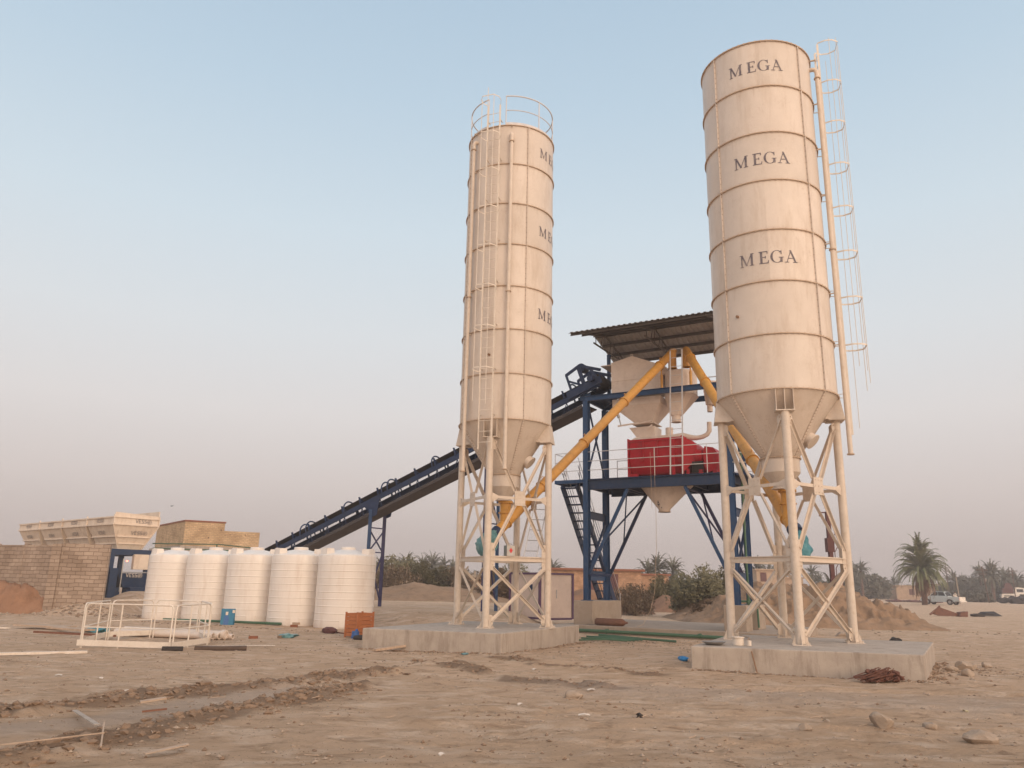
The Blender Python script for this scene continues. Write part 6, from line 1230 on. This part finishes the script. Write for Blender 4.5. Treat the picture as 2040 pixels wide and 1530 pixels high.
# orange excavator bucket arm and black sheet in front of pickup
o_ = V((30.3, 56.5, 0)); b = MB()
b.loft([[o_+V((x, y_, z)) for x, z in ((-.5, .15), (.0, .62), (.15, .55), (1.3, .18), (1.25, .02), (-.1, .02))] for y_ in (0, .2)])
b.loft([[o_+V((x, y_, z)) for x, z in ((1.2, .0), (1.75, .0), (1.8, .36), (1.3, .3))] for y_ in (-.25, .3)]); b.tube([o_+V((-.7, .1, .1)), o_+V((-.15, .1, .5)), o_+V((.05, .1, .68))], .07, 8)
simple('excavator_arm', b, M_DIG, 'rusty orange digger arm lying on the dirt in front of the silver pickup', 'digger arm', smooth=False)
b = MB(); b.loft([[(34.2+x*.7, 58+y_, .05+z) for x, y_, z in ((0, 0, 0), (1.6, -.4, .0), (2.2, 1.2, .0), (.3, 1.4, .0))], [(34.5+x*.7, 58.2+y_, .05+z) for x, y_, z in ((0, 0, .2), (1.1, -.2, .08), (1.5, .8, .3), (.3, 1.0, .25))]]); b.blob((33.4, 57.3, .1), .3, 2, .25, (2.4, .7, .4)); simple('black_sheet', b, M_BLACK, 'crumpled black sheeting right of the orange digger arm', 'sheet', smooth=False)
# dark red mast by the right silo
b = MB(); b.box(16.38, 16.58, 40.5, 40.7, 1.4, 5.35); b.box(16.3, 16.65, 40.45, 40.8, 3.5, 4.2); b.box(16.38, 16.57, 40.5, 40.7, 5.35, 5.55); b.tube([(16.5, 40.6, 5.5), (16.1, 40.6, 5.5), (16.05, 40.6, 5.3)], .035, 6)
for k in range(8): b.beam((16.7, 40.6, 1.5+k*.4), (16.95 if k % 2 else 16.7, 40.6, 1.9+k*.4), .03, .03)
b.box(16.93, 16.98, 40.55, 40.65, 1.5, 4.0); simple('drill_mast', b, M_DOOR, 'dark red drilling mast standing behind the right silo leg', 'mast', smooth=False)
# power poles
for i, (px, Yd, zt, lean, lb) in enumerate(((1895, 165, 7.2, 0, 'hazy power pole with crossarm beside the big date palm'), (1967, 140, 6.2, .6, 'thin leaning power pole in front of the tall far trees'), (2027, 150, 6.4, 0, 'thin power pole with crossarm near the right photo edge'), (1913, 120, 3.9, .2, 'thin low pale pole right of the pickup'))):
    x = (px-1020)/1548.3*Yd*.972; b = MB(); b.tube([(x+lean, Yd, -.2), (x, Yd, zt)], [.09, .07], 8)
    if i < 3: b.beam((x-1.0, Yd, zt-.6), (x+1.0, Yd, zt-.6), .12, .12); b.beam((x-.7, Yd, zt-1.3), (x+.7, Yd, zt-1.3), .1, .1)
    simple('power_pole', b, M_CONC2 if i == 3 else M_TRUNK, lb, 'pole')
b = MB(); b.tube([((1895-1020)/1548.3*160, 165, 6.5), (84, 190, 5.5), (70, 230, 6.5)], .03, 4)
# ================================================================ PICKUP
pk = thing('pickup_truck', (61.8, 112.5, 0), 'silver double-cab pickup truck seen from behind, parked right of the big date palm', 'pickup')
pd = V((-4.4, 6.3, 0)).normalized(); pn = V((-pd.y, pd.x, 0))     # pd: forward direction (away to the left), pn: to its left
PF_ = Matrix(((pd.x, pn.x, 0, 61.9), (pd.y, pn.y, 0, 109.5), (0, 0, 1, -.02), (0, 0, 0, 1)))
def side_prism(b, pts, y0, y1): return b.loft([[(x, y_, z) for x, z in pts] for y_ in (y0, y1)])
b = MB(PF_); side_prism(b, [(0, .55), (0, 1.08), (1.75, 1.1), (1.8, 1.12), (3.9, 1.1), (5.1, .98), (5.3, .75), (5.3, .45), (4.8, .4), (4.75, .62), (4.5, .78), (4.15, .78), (3.9, .62), (3.85, .38), (1.75, .38), (1.7, .62), (1.45, .78), (1.1, .78), (.85, .62), (.8, .42)], -.9, .9); b.build('body', M_CAR, pk, smooth=False)
b = MB(PF_); b.loft([[(1.65, -.85, 1.1), (4.1, -.85, 1.1), (4.1, .85, 1.1), (1.65, .85, 1.1)], [(2.0, -.72, 1.76), (3.3, -.72, 1.76), (3.3, .72, 1.76), (2.0, .72, 1.76)]]); cab = b.build('cab', M_CAR, pk, smooth=False)
b = MB(PF_); b.loft([[(1.78+.29*k, y_*(1-.0), 1.2+.5*k) for k in (0, 1)]+[(2.75-.0*k, y_, 1.7-.5*k) for k in (0, 1)] for y_ in (-.82, -.78)]); b.loft([[(2.85, y_, 1.2), (2.85, y_, 1.7), (3.25, y_, 1.7), (3.85, y_, 1.2)] for y_ in (-.83, -.77)])
b.loft([[(2.85, y_, 1.2), (2.85, y_, 1.7), (3.25, y_, 1.7), (3.85, y_, 1.2)] for y_ in (.83, .77)]); b.loft([[(1.8, y_, 1.2), (2.07, y_, 1.7), (2.75, y_, 1.7), (2.75, y_, 1.2)] for y_ in (.83, .77)])
b.loft([[(1.70+e_, -.7, 1.18), (1.70+e_, .7, 1.18), (1.94+e_, .62, 1.68), (1.94+e_, -.62, 1.68)] for e_ in (-.02, .03)]); b.build('window', M_GLASS, cab, smooth=False)
b = MB(PF_); b.box(.02, 1.6, -.8, .8, .6, 1.075); b = MB(PF_); b.box(-.04, .0, -.82, .82, .6, 1.08); b.build('tailgate', M_CARW, pk, smooth=False)
b = MB(PF_); b.box(-.18, -.02, -.88, .88, .42, .58); b.build('rear_bumper', M_CARW, pk, smooth=False)
for y_ in (-.86, .8): b = MB(PF_); b.box(-.03, .06, y_, y_+.08, .68, 1.02); b.build('tail_light', mat('tail_light', (.45, .03, .02)), pk, smooth=False)
b = MB(PF_); b.tube([(1.6, -.75, 1.1), (1.6, -.7, 1.7), (1.6, .7, 1.7), (1.6, .75, 1.1)], .04, 8); b.tube([(1.6, -.72, 1.6), (.7, -.8, 1.12)], .035, 6); b.tube([(1.6, .72, 1.6), (.7, .8, 1.12)], .035, 6); b.build('roll_bar', M_BLACK, pk)
for x in (1.27, 4.32):
    for y_ in (-.82, .82):
        b = MB(PF_); b.cyl((x, y_-.11, .38), (x, y_+.11, .38), .38, n=20); wl_ = b.build('wheel', M_BLACK, pk); b = MB(PF_); b.cyl((x, y_-.12, .38), (x, y_+.12, .38), .2, n=14); b.build('rim', M_METAL, wl_)
# person standing behind the pickup
def person(loc, label, m):
    root = thing('person', loc, label, 'person'); me = bpy.data.meshes.new('body'); o = bpy.data.objects.new('body', me); COL.objects.link(o); o.parent = root
    J = [((0, 0, .95), .13), ((0, 0, 1.2), .12), ((0, 0, 1.42), .13), ((0, 0, 1.52), .06), ((0, .01, 1.62), .095), ((0, .01, 1.72), .075), ((-.2, 0, 1.4), .055), ((-.26, .02, 1.12), .045), ((-.24, -.1, .9), .035), ((.2, 0, 1.4), .055), ((.26, .02, 1.12), .045), ((.24, -.08, .9), .035), ((-.1, 0, .85), .09), ((-.11, .02, .48), .07), ((-.11, 0, .08), .05), ((-.11, -.14, .04), .04), ((.1, 0, .85), .09), ((.11, .02, .48), .07), ((.11, 0, .08), .05), ((.11, -.14, .04), .04)]
    E = [(0, 1), (1, 2), (2, 3), (3, 4), (4, 5), (2, 6), (6, 7), (7, 8), (2, 9), (9, 10), (10, 11), (0, 12), (12, 13), (13, 14), (14, 15), (0, 16), (16, 17), (17, 18), (18, 19)]
    me.from_pydata([j[0] for j in J], E, []); md = o.modifiers.new('skin', 'SKIN')
    for i, j in enumerate(J): me.skin_vertices[0].data[i].radius = (j[1], j[1])
    me.skin_vertices[0].data[0].use_root = True; s_ = o.modifiers.new('sub', 'SUBSURF'); s_.levels = 1; s_.render_levels = 1; me.materials.append(mat('skin', (.28, .16, .11)))
    b = MB(Matrix.Translation(loc)); rr = [(.24, .25), (.22, .7), (.19, 1.0), (.2, 1.3), (.17, 1.45), (.08, 1.52)]; b.loft([[(r*math.cos(a), r*.7*math.sin(a), z) for a in [2*math.pi*k/16 for k in range(16)]] for r, z in rr]); b.smooth = True; b.build('robe', m, root)
    b = MB(Matrix.Translation(loc)); b.blob((0, .03, 1.72), .115, 2, .03, (1, 1.05, .9)); b.build('hair', M_BLACK, root)
    for sg in (-1, 1): b = MB(Matrix.Translation(loc)); b.tube([(sg*.17, 0, 1.42), (sg*.26, .02, 1.12), (sg*.25, -.08, .93)], [.075, .065, .055], 8); b.build('sleeve', m, root)
    return root
person((66.0, 118.5, 0), 'dark-haired person in pale robe standing behind the silver pickup', M_PAPER)
# ================================================================ RED AND WHITE WORK TRUCK at the right edge
wt = thing('work_truck', (105, 168, 0), 'small white work truck with red machinery on top at the far right edge', 'truck')
WF = Matrix.Translation((103.2, 168, .1)) @ Matrix.Rotation(-.35, 4, 'Z')
b = MB(WF); b.loft([[(0, 0, .7), (3.4, 0, .7), (3.4, 2, .7), (0, 2, .7)], [(.2, 0, 1.5), (3.4, 0, 1.6), (3.4, 2, 1.6), (.2, 2, 1.5)]]); b.loft([[(2.6, .1, 1.5), (5, .1, 1.5), (5, 1.9, 1.5), (2.6, 1.9, 1.5)], [(2.9, .2, 2.9), (5, .2, 2.7), (5, 1.8, 2.7), (2.9, 1.8, 2.9)]]); b.build('body', M_CARW, wt, smooth=False)
b = MB(WF); b.box(.4, 2.4, .2, 1.8, 1.6, 2.6); b.loft([[(.8, .4, 2.6), (2.6, .4, 2.6), (2.6, 1.6, 2.6), (.8, 1.6, 2.6)], [(1.2, .6, 3.7), (1.9, .6, 3.8), (1.9, 1.4, 3.8), (1.2, 1.4, 3.7)]]); b.build('machinery', M_DOOR, wt, smooth=False)
b = MB(WF); b.box(.6, 2.4, -.03, .02, 1.0, 1.2); b.box(3.0, 4.2, .12, .2, 1.9, 2.5); b.build('grille', M_GLASS, wt, smooth=False)
for x in (.7, 3.2, 4.5):
    for y_ in (.1, 1.9): b = MB(WF); b.cyl((x, y_-.12, .45), (x, y_+.12, .45), .45, n=16); b.build('wheel', M_BLACK, wt)
# two tiny birds
for i, (p, lb) in enumerate((((-22.4, 52, 6.15), 'tiny dark bird in the sky above the water tanks'), ((-9.3, 50, 5.6), 'tiny dark bird in the sky right of the conveyor trestle'))):
    b = MB(); x, y_, z = p; b.add([(x, y_, z), (x+.12, y_, z+.06), (x+.13, y_+.05, z+.055), (x-.12, y_, z+.05), (x-.13, y_+.05, z+.045), (x+.02, y_+.1, z)], [(0, 1, 2, 5), (0, 5, 4, 3)]); b.blob((x, y_+.03, z), .035, 1, .1, (1, 2, .8)); simple('bird', b, M_BLACK, lb, 'bird', smooth=False)
ORD = 'first second third fourth fifth sixth seventh eighth ninth tenth eleventh twelfth thirteenth fourteenth fifteenth sixteenth seventeenth eighteenth nineteenth twentieth twenty-first twenty-second twenty-third twenty-fourth'.split()
byl = {}
for o in COL.objects:
    if o.parent is None and o.get('group') and o.get('label') and o.get('category') in ('tree', 'palm tree'): byl.setdefault(o['label'], []).append(o)
for lb, os_ in byl.items():
    if len(os_) > 1:
        os_.sort(key=lambda o: o.location.x/o.location.y)
        for i, o in enumerate(os_): o['label'] = ORD[i]+' from the left, '+lb
# ================================================================ HAZE
hb = MB(); hb.box(-420, 420, -40, 420, -1.5, 19)
hz = hb.build('haze', MATS['cup'] if 'cup' in MATS else M_WHITE, smooth=False, origin=(0, 100, 0)); tag(hz, 'thin dusty evening haze', kind='stuff')
hm = bpy.data.materials.new('haze_air'); hm.use_nodes = True; t = hm.node_tree; t.nodes.clear(); oo = t.nodes.new('ShaderNodeOutputMaterial'); pv = t.nodes.new('ShaderNodeVolumePrincipled')
pv.inputs['Color'].default_value = (.93, .86, .84, 1); pv.inputs['Density'].default_value = .0016; pv.inputs['Anisotropy'].default_value = 0.0; t.links.new(pv.outputs[0], oo.inputs['Volume'])
hz.data.materials.clear(); hz.data.materials.append(hm)
